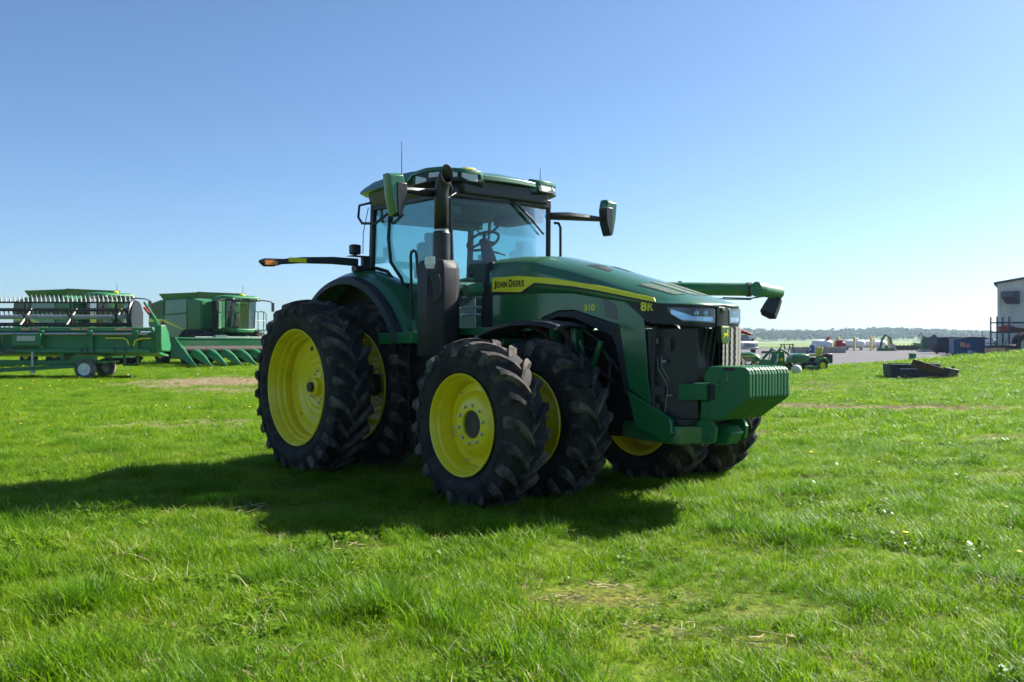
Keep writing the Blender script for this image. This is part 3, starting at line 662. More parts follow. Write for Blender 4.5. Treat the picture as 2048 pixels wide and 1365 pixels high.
for sd in (-1, 1):
    sp = side_sheet(SIDE, 'side_panel', 'green', TR, 0.450, side=sd)
    side_sheet([(.478, 1.896), (.548, 1.884), (.655, 1.825), (.68, 1.696), (.536, 1.731)], 'side_vent', 'black_gloss', sp, 0.4535, side=sd)
    side_sheet([(.39, 1.885), (.44, 1.885), (.50, 1.735), (.45, 1.75)], 'panel_recess', 'green', sp, 0.4525, side=sd, bevel=0.002)
    side_sheet(BORDER, 'stripe_border', 'decal_black', HO, 0.4565, 0.008, 0, side=sd)
    side_sheet(STRIPE, 'stripe', 'decal_yellow', HO, 0.4595, 0.008, 0, side=sd)
    # dark arch liner under the side panel
    side_sheet([(-.35, 1.73), (-.12, 1.79), (.106, 1.795), (.66, 1.65), (.69, 1.62), (.805, 1.08), (.84, 1.0), (.765, 1.0), (.645, 1.46), (.60, 1.545), (.09, 1.725), (-.13, 1.74), (-.33, 1.69), (-.37, 1.66)], 'arch_liner', 'black_plastic', TR, 0.446, 0.03, side=sd)
    side_sheet([(.803, 1.045), (1.09, .925), (1.301, .823), (1.324, .694), (1.235, .626), (.899, .721)], 'frame_cover', 'green', TR, 0.462, 0.05, 0.008, side=sd)
    # dark side of the nose behind the headlamp
    side_sheet([(.70, 1.905), (1.10, 1.835), (1.12, 1.66), (1.00, 1.672), (.985, 1.70)], 'nose_side', 'black_plastic', TR, 0.449, 0.02, side=sd)
    # front mudguard over the inner wheel
    mb = MB(); pts = []
    arc = [(-.80, 1.50), (-.66, 1.575), (-.45, 1.635), (-.2, 1.668), (.05, 1.675), (.25, 1.655), (.40, 1.622)]
    rings = []
    for x, z in arc: rings.append([(x, sd*.56, z+.010), (x, sd*.60, z+.022), (x, sd*.78, z+.03), (x, sd*.96, z+.022), (x, sd*1.0, z-.02), (x, sd*.985, z-.03), (x, sd*.78, z+.012), (x, sd*.57, z-.008)])
    mb.loft(rings); fm = mb.build('front_mudguard', 'black_plastic', TR, bevel=0.004)
    mb = MB(); mb.tube([(.15, sd*.80, 1.66), (.16, sd*.60, 1.58), (.10, sd*.5, 1.25)], 0.022, 8); mb.tube([(-.2, sd*.80, 1.66), (-.15, sd*.60, 1.58), (-.05, sd*.5, 1.25)], 0.022, 8); mb.build('bracket', 'dark_steel', fm)

def lettering(txt, size, x, z, y, m, parent, off=0.0, sc=(1, 1), flip=False, space=1.0):
    me = text_mesh(txt, size, 0.0012, off, space); me.materials.append(M[m])
    o = link('lettering', me, parent); o.location = (x, y, z); o.rotation_euler = (R(90), 0, 0); o.scale = (sc[0], sc[1], 1)
    return o
# right hand side lettering (reads rearward to forward on this side)
def fit_text(txt, x0, x1, z, hgt, y, m, parent, off):
    o = lettering(txt, 0.1, 0, 0, y, m, parent, off); me = o.data
    xs = [v.co.x for v in me.vertices]; ys = [v.co.y for v in me.vertices]; sx = (x1-x0)/(max(xs)-min(xs)); sy = hgt/(max(ys)-min(ys))
    o.scale = (sx, sy, 1); o.location = (x0-min(xs)*sx, y, z-min(ys)*sy); return o
def word(x, z, y, parent):       # large initials, the rest in small capitals
    for ch, a, b, h, dz in (('J', 0, .042, .084, -.010), ('O', .050, .106, .064, .0), ('H', .116, .160, .064, .0), ('N', .170, .216, .064, .0), ('D', .246, .298, .080, .0), ('E', .308, .342, .064, .0), ('E', .352, .386, .064, .0), ('R', .396, .436, .064, .0), ('E', .446, .480, .064, .0)):
        fit_text(ch, x+a, x+b, z+dz, h, y, 'decal_black', parent, 0.0035)
word(-1.09, 2.062, -.4612, HO)
fit_text('310', .245, .385, 1.787, .062, -.4516, 'decal_yellow', TR, 0.0028)
fit_text('8', .955, 1.025, 1.768, .088, -.4505, 'decal_yellow', TR, 0.0035); fit_text('R', 1.036, 1.102, 1.768, .074, -.4505, 'decal_yellow', TR, 0.002)
def mirrored(o):
    c = o.copy(); COL.objects.link(c); return c
for txt, size, x, z, y, m, off in (('JOHN DEERE', 0.10, -.60, 2.055, .4612, 'decal_black', .002), ('310', 0.082, .39, 1.795, .4516, 'decal_yellow', .0016), ('8R', .125, 1.11, 1.742, .4505, 'decal_yellow', .0028)):
    o = lettering(txt, size, x, z, y, m, HO if 'J' in txt else TR, off); o.rotation_euler = (R(90), 0, R(180))

# --- nose: plan curve, headlamps, grille, emblem
NOSE = [(1.06, .452), (1.18, .448), (1.30, .432), (1.40, .395), (1.455, .33), (1.482, .24), (1.498, .13), (1.505, .05), (1.508, 0)]
NOSE = [(x, -y) for x, y in NOSE] + [(x, y) for x, y in NOSE[-2::-1]]
def nose_pt(s):        # s: -1 (right rear end) .. 1 (left rear end)
    t = (s+1)/2*(len(NOSE)-1); i = min(int(t), len(NOSE)-2); u = t-i; return tuple(a+(b-a)*u for a, b in zip(NOSE[i], NOSE[i+1]))
def nose_n(s):
    a, b = nose_pt(max(-1, s-.04)), nose_pt(min(1, s+.04)); d = Vector((b[0]-a[0], b[1]-a[1])).normalized(); return Vector((d.y, -d.x))
def nose_band(s0, s1, zt, zb, name, m, out=0.0, th=0.03, n=20, parent=TR, bevel=0.003):
    rings = []
    for k in range(n+1):
        s = s0+(s1-s0)*k/n; p = nose_pt(s); q = nose_n(s); T, B = zt(s), zb(s); o_, i_ = out, out-th
        sl = 0.02
        rings.append([(p[0]+q.x*o_, p[1]+q.y*o_, T), (p[0]+q.x*(o_+sl*0), p[1]+q.y*o_, B), (p[0]+q.x*i_, p[1]+q.y*i_, B), (p[0]+q.x*i_, p[1]+q.y*i_, T)])
    mb = MB(); mb.loft(rings); return mb.build(name, m, parent, bevel=bevel, smooth=40)
ztop = lambda s: 1.808 + 0.030*abs(s)**2
zbot = lambda s: 1.618 + 0.05*max(0, abs(s)-.25)**1.0
NB = nose_band(-1, 1, ztop, zbot, 'nose_panel', 'black_plastic', 0.0, 0.05, 40)
mat('lamp_reflector', (0.55, 0.66, 0.8), 0.12, metal=0.9, var=0.3, vscale=14)
for sd in (-1, 1):
    hl = part('headlamp', TR)
    a, b = (-.80, -.20) if sd < 0 else (.20, .80)
    edge = lambda s: min(1, max(0, (0.80-abs(s))/0.16))          # the outer end narrows to a slant
    o = nose_band(a, b, lambda s: 1.786+.026*s*s, lambda s: 1.786+.026*s*s-0.03-0.105*edge(s), 'lamp_housing', 'black_gloss', 0.006, 0.02, 16, hl)
    o = nose_band(a*.97 if sd < 0 else a*1.05, b*1.05 if sd < 0 else b*.97, lambda s: 1.778+.026*s*s, lambda s: 1.778+.026*s*s-0.025-0.095*edge(s), 'lens', 'clear_lens', 0.0145, 0.0025, 16, hl, 0.001)
    # bright blade along the lower edge and reflector bowls
    o = nose_band(a*.95 if sd < 0 else .25, -.25 if sd < 0 else b*.95, lambda s: 1.708+.03*s*s-0.0*edge(s)+ .055*max(0, abs(s)-.52)/.25, lambda s: 1.668+.03*s*s+.07*(1-edge(s)), 'light_blade', 'lamp_reflector', 0.0105, 0.008, 16, hl, 0.001)
    for s in (.34, .47):
        p = nose_pt(sd*s); q = nose_n(sd*s); mb = MB()
        mb.lathe([(0.004, 0.0), (0.02, 0.003), (0.030, 0.010)], n=16); o = mb.build('projector', 'lamp_reflector', hl); o.location = (p[0]+q.x*.0115, p[1]+q.y*.0115, 1.742); o.rotation_euler = (0, 0, math.atan2(q.y, q.x)+R(90))
# raised middle of the nose
nose_band(-.17, .17, lambda s: 1.80, lambda s: 1.63, 'nose_centre', 'black_satin', 0.012, 0.03, 8)
mb = MB(); mb.prism([(-.035, 0), (.035, 0), (.022, -.022), (0, -.03), (-.022, -.022)], 'x', 1.518, 1.530); mb.build('nose_badge', 'black_gloss', TR, bevel=0.002, loc=(0, 0, 1.785))

# grille: radiator core behind, upright fins in front
GR = part('grille', TR); mat('dark_zinc', (0.16, 0.17, 0.18), 0.4, metal=0.6)
mat('fin_metal', (0.34, 0.31, 0.27), 0.45, metal=0.2, var=0.2, vscale=30)
mb = MB(); mb.prism([(.95, -.42), (1.03, -.42), (1.40, -.20), (1.42, 0), (1.40, .20), (1.03, .42), (.95, .42)], 'z', .78, 1.61); mb.build('radiator_core', 'black_satin', GR)
mb = MB()
for k in range(44):
    z = .80 + k*.0182
    mb.prism([(1.035, -.424), (1.404, -.206), (1.424, 0), (1.404, .206), (1.035, .424), (1.03, .418), (1.396, .2), (1.415, 0), (1.396, -.2), (1.03, -.418)], 'z', z, z+.004)
mb.build('core_fins', 'pale_core', GR, smooth=0)['kind'] = 'stuff'
for k in range(8):                                 # wavy upright slats on the left half of the front
    s = .05 + .80*k/7
    p = nose_pt(s); mb = MB(); rings = []; zz = np.arange(0.80, 1.63, 0.0275)
    d = Vector((-.25, .968)); n2 = Vector((.968, .25))
    for j, z in enumerate(zz):
        c = Vector((p[0], p[1])) - nose_n(s)*(.0 + .012*(1.62-z)/.85) + d*(.007 if j % 2 else -.007); w = .050
        rings.append([(*c, z), (*(c + d*w), z), (*(c + d*w - n2*.004), z), (*(c - n2*.004), z)])
    mb.loft(rings); mb.build('slat', 'fin_metal', GR, smooth=0)
for k in range(3):                                 # dark posts on the right half, the core shows between them
    s = -.10 - .09*k; p = nose_pt(s); q = nose_n(s)
    mb = MB(); mb.tube([(p[0]-q.x*.02, p[1]-q.y*.02, 1.62), (p[0]-q.x*.07-.10-.05*k, p[1]-q.y*.05, .80)], .010, 6); mb.build('slat', 'black_plastic', GR)
nose_band(.02, .97, lambda s: 1.63, lambda s: .80, 'grille_screen', 'black_plastic', -0.03, 0.01, 14, GR)
nose_band(-.93, .93, lambda s: .815, lambda s: .765, 'grille_sill', 'black_plastic', -0.055, 0.06, 24, GR)
for sd in (-1, 1):
    p = nose_pt(sd*.92); mb = MB(); mb.tube([(p[0]-.02, p[1], 1.63), (p[0]-.05, p[1]*.99, 1.2), (p[0]-.03, p[1]*.97, .80)], 0.022, 8); mb.build('grille_edge', 'black_plastic', GR)
for pth in ([(1.13, -.425, 1.36), (1.135, -.425, 1.25), (1.20, -.395, 1.14), (1.215, -.39, 1.08), (1.19, -.40, .85)], [(1.16, -.41, 1.37), (1.165, -.41, 1.27), (1.225, -.38, 1.15)]):
    mb = MB(); mb.tube(pth, 0.0045, 6); mb.build('coolant_pipe', 'dark_zinc', GR)
for c, d, m in (((1.17, -.39, 1.32), (.05, .02, .03), 'dark_zinc'), ((1.2, -.375, 1.47), (.06, .02, .12), 'dark_steel'), ((1.12, -.42, 1.5), (.02, .02, .05), 'dark_zinc'), ((1.22, -.37, 1.02), (.05, .02, .02), 'dark_zinc'), ((1.14, -.41, 1.06), (.10, .02, .09), 'black_plastic'), ((1.12, -.42, .92), (.06, .02, .06), 'black_plastic')):
    mb = MB(); mb.box(c, d, (0, 0, 38)); mb.build('pipe_fitting', m, GR, bevel=.004)
# emblem with a leaping animal on a shield
EM = part('emblem', TR, (1.545, 0.0, 1.555))
def rrect(w, h, r, n=5, taper=0.0):
    out = []
    for cx_, cy_, a0 in ((w-r, h-r, 0), (-w+r, h-r, 90), (-w+r+taper, -h+r, 180), (w-r-taper, -h+r, 270)):
        for k in range(n+1): a = R(a0+90*k/n); out.append((cx_+r*math.cos(a), cy_+r*math.sin(a)))
    return out
for nm, g, x0, x1, m in (('emblem_back', 0.0, -.05, 0.0, 'black_plastic'), ('emblem_border', .005, 0.0, .006, 'decal_yellow'), ('emblem_field', .0095, .004, .009, 'green')):
    mb = MB(); mb.prism(rrect(.066-g, .078-g, .022, taper=.010), 'x', x0, x1); mb.build(nm, m, EM, bevel=.001)
DEER = [(-.048, .006), (-.030, .016), (-.004, .014), (.010, .022), (.016, .034), (.008, .044), (.004, .058), (.012, .050), (.016, .060), (.020, .047), (.030, .056), (.026, .044), (.036, .036), (.036, .030), (.028, .028), (.026, .012), (.030, -.004), (.046, -.010), (.044, -.016), (.028, -.012), (.016, -.004), (.012, -.018), (.022, -.034), (.014, -.032), (.004, -.014), (-.012, -.006), (-.026, -.018), (-.046, -.040), (-.050, -.036), (-.036, -.014), (-.036, .0)]
mb = MB(); mb.prism([(y*.9, z*.9) for y, z in DEER], 'x', .0085, .0115); mb.build('leaping_deer', 'decal_yellow', EM, smooth=0)

# --- front support, weight bracket and weights
mb = MB(); mb.prism([(.6, -.30), (1.25, -.44), (1.36, -.42), (1.40, -.30), (1.48, -.24), (1.50, .0), (1.48, .24), (1.40, .30), (1.36, .42), (1.25, .44), (.6, .30)], 'z', .60, .76); SU = mb.build('front_support', 'green', TR, bevel=.012)
for sd in (-1, 1):
    mb = MB(); mb.prism([(1.30, .78), (1.30, .68), (1.46, .60), (1.60, .63), (1.62, .74), (1.58, .80), (1.54, .98), (1.46, .98), (1.46, .80)], 'y', sd*.20, sd*.245); mb.build('bracket_cheek', 'green_cast', SU, bevel=.006)
mb = MB(); mb.boxb(1.44, 1.585, -.335, .335, .99, 1.135); BR = mb.build('weight_bar', 'green_cast', TR, bevel=.006)
mb = MB(); mb.boxb(1.30, 1.455, -.345, -.31, 0.985, 1.125); mb.build('bar_end_plate', 'green_cast', BR, bevel=.006)
mb = MB(); mb.prism([(1.49, .74), (1.62, .76), (1.68, .70), (1.62, .60), (1.49, .58)], 'y', -.09, .09); mb.build('tow_clevis', 'green_cast', SU, bevel=.012)
for sd in (-1, 1):
    for x, z in ((1.35, .70), (1.42, .67), (1.35, .755), (1.58, .68), (1.58, .74), (1.52, .65)):
        link('bolt', BOLTG, SU, loc=(x, sd*.246, z), scale=(1, -sd, 1))
def weight_mesh():
    out = [(1.615, 1.285), (1.93, 1.285), (1.962, 1.278), (1.988, 1.258), (2.0, 1.225), (2.0, 1.04), (1.99, 1.015), (1.72, .832), (1.69, .822), (1.52, .828), (1.505, .86), (1.52, .985), (1.595, .99), (1.605, 1.14), (1.54, 1.15), (1.535, 1.20), (1.58, 1.27)]
    mb = MB(); mb.prism(out, 'y', -.0215, .0215); return mb.mesh('front_weight', 'green_cast', 0)
WM = weight_mesh()
for k in range(13):
    y = -.276 + k*.046
    o = link('front_weight', WM, TR, bevel=0.011, loc=(random.uniform(-.002, .002), y, random.uniform(-.0015, .0015)))
    if k == 0:
        for c, d in (((1.80, -.0222, 1.262), (.12, .004, .026)), ((1.70, -.0222, 1.13), (.028, .004, .075)), ((1.78, -.0222, 1.17), (.03, .004, .10)), ((1.60, -.0222, .90), (.03, .004, .10)), ((1.60, -.0222, 1.20), (.028, .004, .06))):
            mb = MB(); mb.box(c, d); mb.build('cast_recess', 'black_plastic' if c[2] > 1.25 else 'green', o, bevel=.002)
        for c in ((1.705, 1.15), (1.705, 1.108), (1.775, 1.145)):
            mb = MB(); mb.cyl((c[0], -.0250, c[1]), (c[0], -.015, c[1]), .011, n=12); mb.build('cast_hole', 'decal_black', o)
        mb = MB(); mb.boxb(1.575, 1.66, -.0255, -.01, 1.0, 1.13); mb.build('hook_slot', 'decal_black', o, bevel=.01)

# --- engine block, frame, axles, transmission
mb = MB(); mb.boxb(-.9, .95, -.30, .30, .62, 1.60); mb.boxb(-1.3, -.7, -.36, .36, .70, 1.7); mat('engine_dark', (0.005, 0.006, 0.007), 0.75, var=0.3, dirt=(0.02, 0.017, 0.014), dscale=6, damt=0.5, spec=0.25)
mb.build('engine', 'engine_dark', TR, bevel=.03)
mb = MB(); mb.prism([(-3.5, .70), (-3.5, 1.35), (-2.5, 1.45), (-1.2, 1.25), (-.6, 1.0), (.7, .85), (.7, .60), (-1.2, .55), (-2.4, .50)], 'y', -.26, .26); mb.build('chassis', 'engine_dark', TR, bevel=.03)
mb = MB(); mb.cyl((0, -1.40, .755), (0, 1.40, .755), .07, n=20); mb.lathe([(.14, -.62), (.17, -.5), (.12, -.35), (.12, .35), (.17, .5), (.14, .62)], (0, 0, .755), 'y', 20, True)
mb.boxb(-.16, .16, -.5, .5, .66, .90); mb.build('front_axle', 'green', TR, bevel=.01)
mb = MB(); mb.cyl((RR, -1.5, .975), (RR, 1.5, .975), .052, n=20); mb.lathe([(.09, -.98), (.13, -.95), (.14, -.5), (.26, -.42), (.26, .42), (.14, .5), (.13, .95), (.09, .98)], (RR, 0, .975), 'y', 24, True); mb.build('rear_axle', 'dark_steel', TR)
for sd in (-1, 1):
    mb = MB(); mb.tube([(.08, sd*.45, 1.0), (.35, sd*.42, 1.30), (.42, sd*.40, 1.5)], .03, 8); mb.tube([(.2, sd*.46, 1.5), (.25, sd*.46, 1.35), (.33, sd*.44, 1.2)], .018, 8); mb.build('suspension_arm', 'green', TR)
    # green step box and tank beside the cab, then black fuel tank
    mb = MB(); mb.prism([(-2.26, 1.585), (-1.62, 1.60), (-1.62, 1.475), (-2.235, 1.47)], 'y', sd*1.02, sd*1.16); mb.build('step_box', 'green', TR, bevel=.008)
    mb = MB(); mb.prism([(-1.52, 1.20), (-1.0, 1.20), (-1.0, .98), (-1.40, .98), (-1.53, 1.10)], 'y', sd*.6, sd*1.06); mb.build('battery_cover', 'green', TR, bevel=.012)
    mb = MB(); mb.prism([(-2.45, 1.44), (-1.0, 1.44), (-1.0, .70), (-1.25, .58), (-2.3, .58), (-2.45, .75)], 'y', sd*.32, sd*.86); mb.build('fuel_tank', 'black_plastic', TR, bevel=.04, seg=3)
    mb = MB(); mb.boxb(-1.6, -.75, sd*.42, sd*.80, 1.56, 1.64) if sd > 0 else mb.boxb(-1.6, -.75, -.80, -.42, 1.56, 1.64); mb.build('cab_sill', 'green', TR, bevel=.012)
    mb = MB(); mb.boxb(-1.5, -.70, min(sd*.40, sd*.66), max(sd*.40, sd*.66), 1.45, 1.525); mb.build('cross_member', 'green', TR, bevel=.012)
    LD = part('ladder', TR)
    for x in (-2.20, -1.93):
        mb = MB(); mb.boxb(x-.018, x+.018, sd*.985 if sd < 0 else .965, sd*.965 if sd < 0 else .985, .42, 1.48); mb.build('ladder_rail', 'black_satin', LD, bevel=.004)
    for z in (.52, .80, 1.06, 1.30):
        mb = MB(); mb.boxb(-2.2, -1.93, min(sd*.86, sd*.99), max(sd*.86, sd*.99), z, z+.03); mb.build('rung', 'black_satin', LD, bevel=.004)
    for x in (-2.16, -1.90):
        mb = MB(); mb.prism([(x, .52), (x+.10, .52), (x+.10, .34), (x+.06, .30), (x, .30)], 'y', sd*.97, sd*.985); b_ = mb.build('step_plate', 'black_satin', LD, bevel=.004)

# engine-side hoses, brackets and canisters seen in the wheel arch
for pth, r_, m_ in (([(-.4, -.33, 1.45), (-.1, -.36, 1.30), (.25, -.36, 1.28), (.55, -.34, 1.10)], .022, 'hose'), ([(-.2, -.34, 1.60), (.1, -.37, 1.45), (.42, -.36, 1.40), (.6, -.33, 1.22)], .016, 'hose'), ([(.1, -.33, 1.62), (.35, -.36, 1.5), (.5, -.36, 1.30), (.45, -.34, .95)], .014, 'dark_steel'), ([(-.5, -.36, 1.2), (-.1, -.38, 1.05), (.3, -.38, 1.02)], .03, 'hose')):
    mb = MB(); mb.tube(pth, r_, 8); mb.build('engine_hose', m_, TR)
mb = MB(); mb.cyl((.22, -.38, 1.08), (.22, -.38, 1.34), .06, n=18); mb.build('filter_canister', 'dark_steel', TR, bevel=.01)
mb = MB(); mb.boxb(.02, .10, -.42, -.31, 1.2, 1.62); mb.boxb(-.28, -.22, -.42, -.31, 1.2, 1.62); mb.build('fender_bracket', 'green', TR, bevel=.006)
# --- rear mudguards
FEN = []
for sd in (-1, 1):
    mb = MB(); rings = []
    for k in range(25):
        a = R(27 + (140-27)*k/24); ca, sa = math.cos(a), math.sin(a)
        def P(r, y): return (RR+r*ca, sd*y, .975+r*sa)
        crest = 1.34 + 0.03*math.sin(min(a, 2.2))
        rings.append([P(crest-.02, .70), P(crest, .80), P(crest-.005, .92), P(crest-.035, 1.02), P(crest-.085, 1.09), P(crest-.105, 1.07), P(crest-.055, 1.0), P(crest-.03, .9), P(crest-.035, .78), P(crest-.05, .70)])
    mb.loft(rings); fe = mb.build('rear_mudguard', 'green', TR, smooth=40)
    mb = MB(); rings = []
    for k in range(25):
        a = R(25 + (150-25)*k/24); ca, sa = math.cos(a), math.sin(a)
        def P(r, y): return (RR+r*ca, sd*y, .975+r*sa)
        rings.append([P(1.285, 1.06), P(1.290, 1.11), P(1.262, 1.165), P(1.195, 1.18), P(1.19, 1.165), P(1.235, 1.13), P(1.25, 1.06)])
    mb.loft(rings); mb.build('mudguard_lip', 'black_plastic', fe, smooth=40)
    mb = MB(); mb.arch((RR, .975), .75, 1.33, 24, 150, 'y', min(sd*.70, sd*.74), max(sd*.70, sd*.74)); mb.build('mudguard_wall', 'black_plastic', fe)

# --- cab
XF, XB, YC = -1.50, -3.03, .745
CABF = part('cab_frame', TR)
def tube_part(name, path, r, m, parent, n=8, **kw): mb = MB(); mb.tube(path, r, n); return mb.build(name, m, parent, **kw)
for sd in (-1, 1):
    tube_part('pillar', [(XF+.02, sd*.70, 1.70), (XF, sd*.715, 2.3), (XF-.02, sd*.74, 3.12)], .030, 'black_satin', CABF)
    mb = MB(); mb.prism([(XB-.05, 2.20), (XB+.02, 2.20), (XB+.07, 3.12), (XB, 3.12)], 'y', sd*.72, sd*.775); mb.build('pillar', 'black_satin', CABF, bevel=.008)
    tube_part('door_post', [(-2.62, sd*.755, 3.12), (-2.66, sd*.76, 2.7), (-2.60, sd*.765, 2.42), (-2.38, sd*.77, 2.22), (-2.22, sd*.77, 1.95), (-2.15, sd*.77, 1.66)], .020, 'black_satin', CABF)
    tube_part('mudguard_seal', [(XB-.1, sd*.79, 2.36), (-2.85, sd*.80, 2.36), (-2.62, sd*.80, 2.31), (-2.36, sd*.80, 2.10), (-2.16, sd*.80, 1.75), (-2.12, sd*.80, 1.62)], .022, 'black_satin', CABF)
    mb = MB(); mb.boxb(XB, XF, min(sd*.70, sd*.77), max(sd*.70, sd*.77), 3.06, 3.14); mb.build('top_rail', 'black_satin', CABF, bevel=.01)
    mb = MB(); mb.boxb(-2.2, XF+.03, min(sd*.69, sd*.77), max(sd*.69, sd*.77), 1.58, 1.70); mb.build('bottom_rail', 'black_satin', CABF, bevel=.01)
    # side glass
    gp = [(XB+.02, 2.42), (-2.66, 2.42), (-2.58, 2.40), (-2.38, 2.22), (-2.22, 1.95), (-2.14, 1.70), (XF, 1.70), (XF-.02, 3.10), (XB+.06, 3.10)]
    mb = MB(); mb.prism(gp, 'y', sd*.742, sd*.747); mb.build('side_window', 'cab_glass', TR, smooth=0)
    tube_part('hand_rail', [(-1.93, sd*.93, 1.66), (-1.93, sd*.95, 2.44), (-1.915, sd*.95, 2.475), (-1.875, sd*.95, 2.49), (-1.835, sd*.95, 2.475), (-1.82, sd*.95, 2.44), (-1.82, sd*.93, 2.22)], .016, 'black_satin', TR)
mb = MB(); rings = []
for k in range(9):
    y = -.715 + 1.43*k/8; bow = .05*(1-(y/.715)**2); rings.append([(XF+.02+bow, y*.98, 1.66), (XF+bow, y*1.0, 2.35), (XF-.02+bow, y*1.03, 3.12)])
mb.loft(rings, False, False); o = mb.build('windscreen', 'cab_glass', TR, smooth=60)
mb = MB(); mb.add([(XB, -.72, 2.2), (XB, .72, 2.2), (XB+.05, .74, 3.1), (XB+.05, -.74, 3.1)], [(0, 1, 2, 3)]); mb.build('rear_window', 'cab_glass', TR, smooth=0)
mb = MB(); mb.boxb(XF-.02, XF+.05, -.72, .72, 3.06, 3.16); mb.build('windscreen_header', 'black_satin', CABF, bevel=.01)
mb = MB(); mb.boxb(XB-.03, XB+.05, -.74, .74, 3.04, 3.14); mb.build('rear_header', 'black_satin', CABF, bevel=.01)
mb = MB(); mb.boxb(XB-.05, XB+.02, -.74, .74, 1.6, 2.22); mb.build('rear_wall', 'interior_dark', CABF, bevel=.01)
mb = MB(); mb.boxb(XB, XF+.05, -.74, .74, 1.50, 1.60); mb.build('floor', 'interior_dark', CABF, bevel=.01)
# hood rear shroud between hood and windscreen
for sd in (-1, 1):
    mb = MB(); mb.prism([(-1.32, 1.52), (-1.05, 1.60), (-1.115, 2.0), (-1.13, 2.34), (-1.20, 2.36), (-1.30, 2.10), (-1.34, 1.75)], 'y', sd*.36, sd*.447); mb.build('hood_shroud', 'black_plastic', TR, bevel=.015)
mb = MB(); mb.boxb(-1.32, -1.15, -.40, .40, 1.6, 2.34); mb.build('firewall', 'black_plastic', TR, bevel=.02)
for z, r, x in ((2.06, .075, -1.36), ):
    tube_part('air_hose', [(-1.40, -.60, z-.02), (-1.38, -.50, z), (-1.33, -.40, z)], r, 'green_pale', TR, 14)
for z in (1.97, 1.86, 1.78):
    tube_part('coolant_line', [(-1.44, -.62, z), (-1.36, -.50, z+.01), (-1.30, -.38, z)], .014, 'silver_tube', TR, 8)

# roof
def roof():
    # (x, half width, top z edge, top z centre, bottom z)
    st = [(-3.22, .76, 3.300, 3.320, 3.25), (-3.16, .84, 3.345, 3.372, 3.255), (-2.9, .87, 3.385, 3.425, 3.26), (-2.5, .878, 3.405, 3.448, 3.265), (-2.1, .878, 3.40, 3.446, 3.265), (-1.75, .87, 3.37, 3.425, 3.26), (-1.56, .83, 3.335, 3.395, 3.26), (-1.44, .74, 3.295, 3.345, 3.265)]
    rings = []
    for x, w, ze, zc, zb in st:
        rings.append([(x, -w+.05, zb), (x, -w, zb+.02), (x, -w*.985, zb+(ze-zb)*.55), (x, -w+.06, ze), (x, -w*.55, (ze*.35+zc*.65)), (x, 0, zc), (x, w*.55, (ze*.35+zc*.65)), (x, w-.06, ze), (x, w*.985, zb+(ze-zb)*.55), (x, w, zb+.02), (x, w-.05, zb)])
    mb = MB(); mb.loft(rings); return mb.build('cab_roof', 'green', TR, smooth=30)
RO = roof()
mb = MB(); mb.boxb(XB+.03, XF-.03, -.72, .72, 3.00, 3.06); mb.boxb(XB+.05, XB+.35, -.7, .7, 2.92, 3.0); mb.boxb(-2.2, XF-.05, .45, .70, 2.9, 3.0); mb.build('headliner', 'interior_grey', CABF, bevel=.02)
mb = MB(); rings = []
for x, w in ((-3.17, .70), (-3.0, .80), (-1.8, .80), (-1.5, .72), (-1.40, .64)): rings.append([(x, -w+.03, 3.10), (x, -w-.02, 3.275), (x, w+.02, 3.275), (x, w-.03, 3.10)])
mb.loft(rings); mb.build('roof_underside', 'black_satin', RO, bevel=.015)
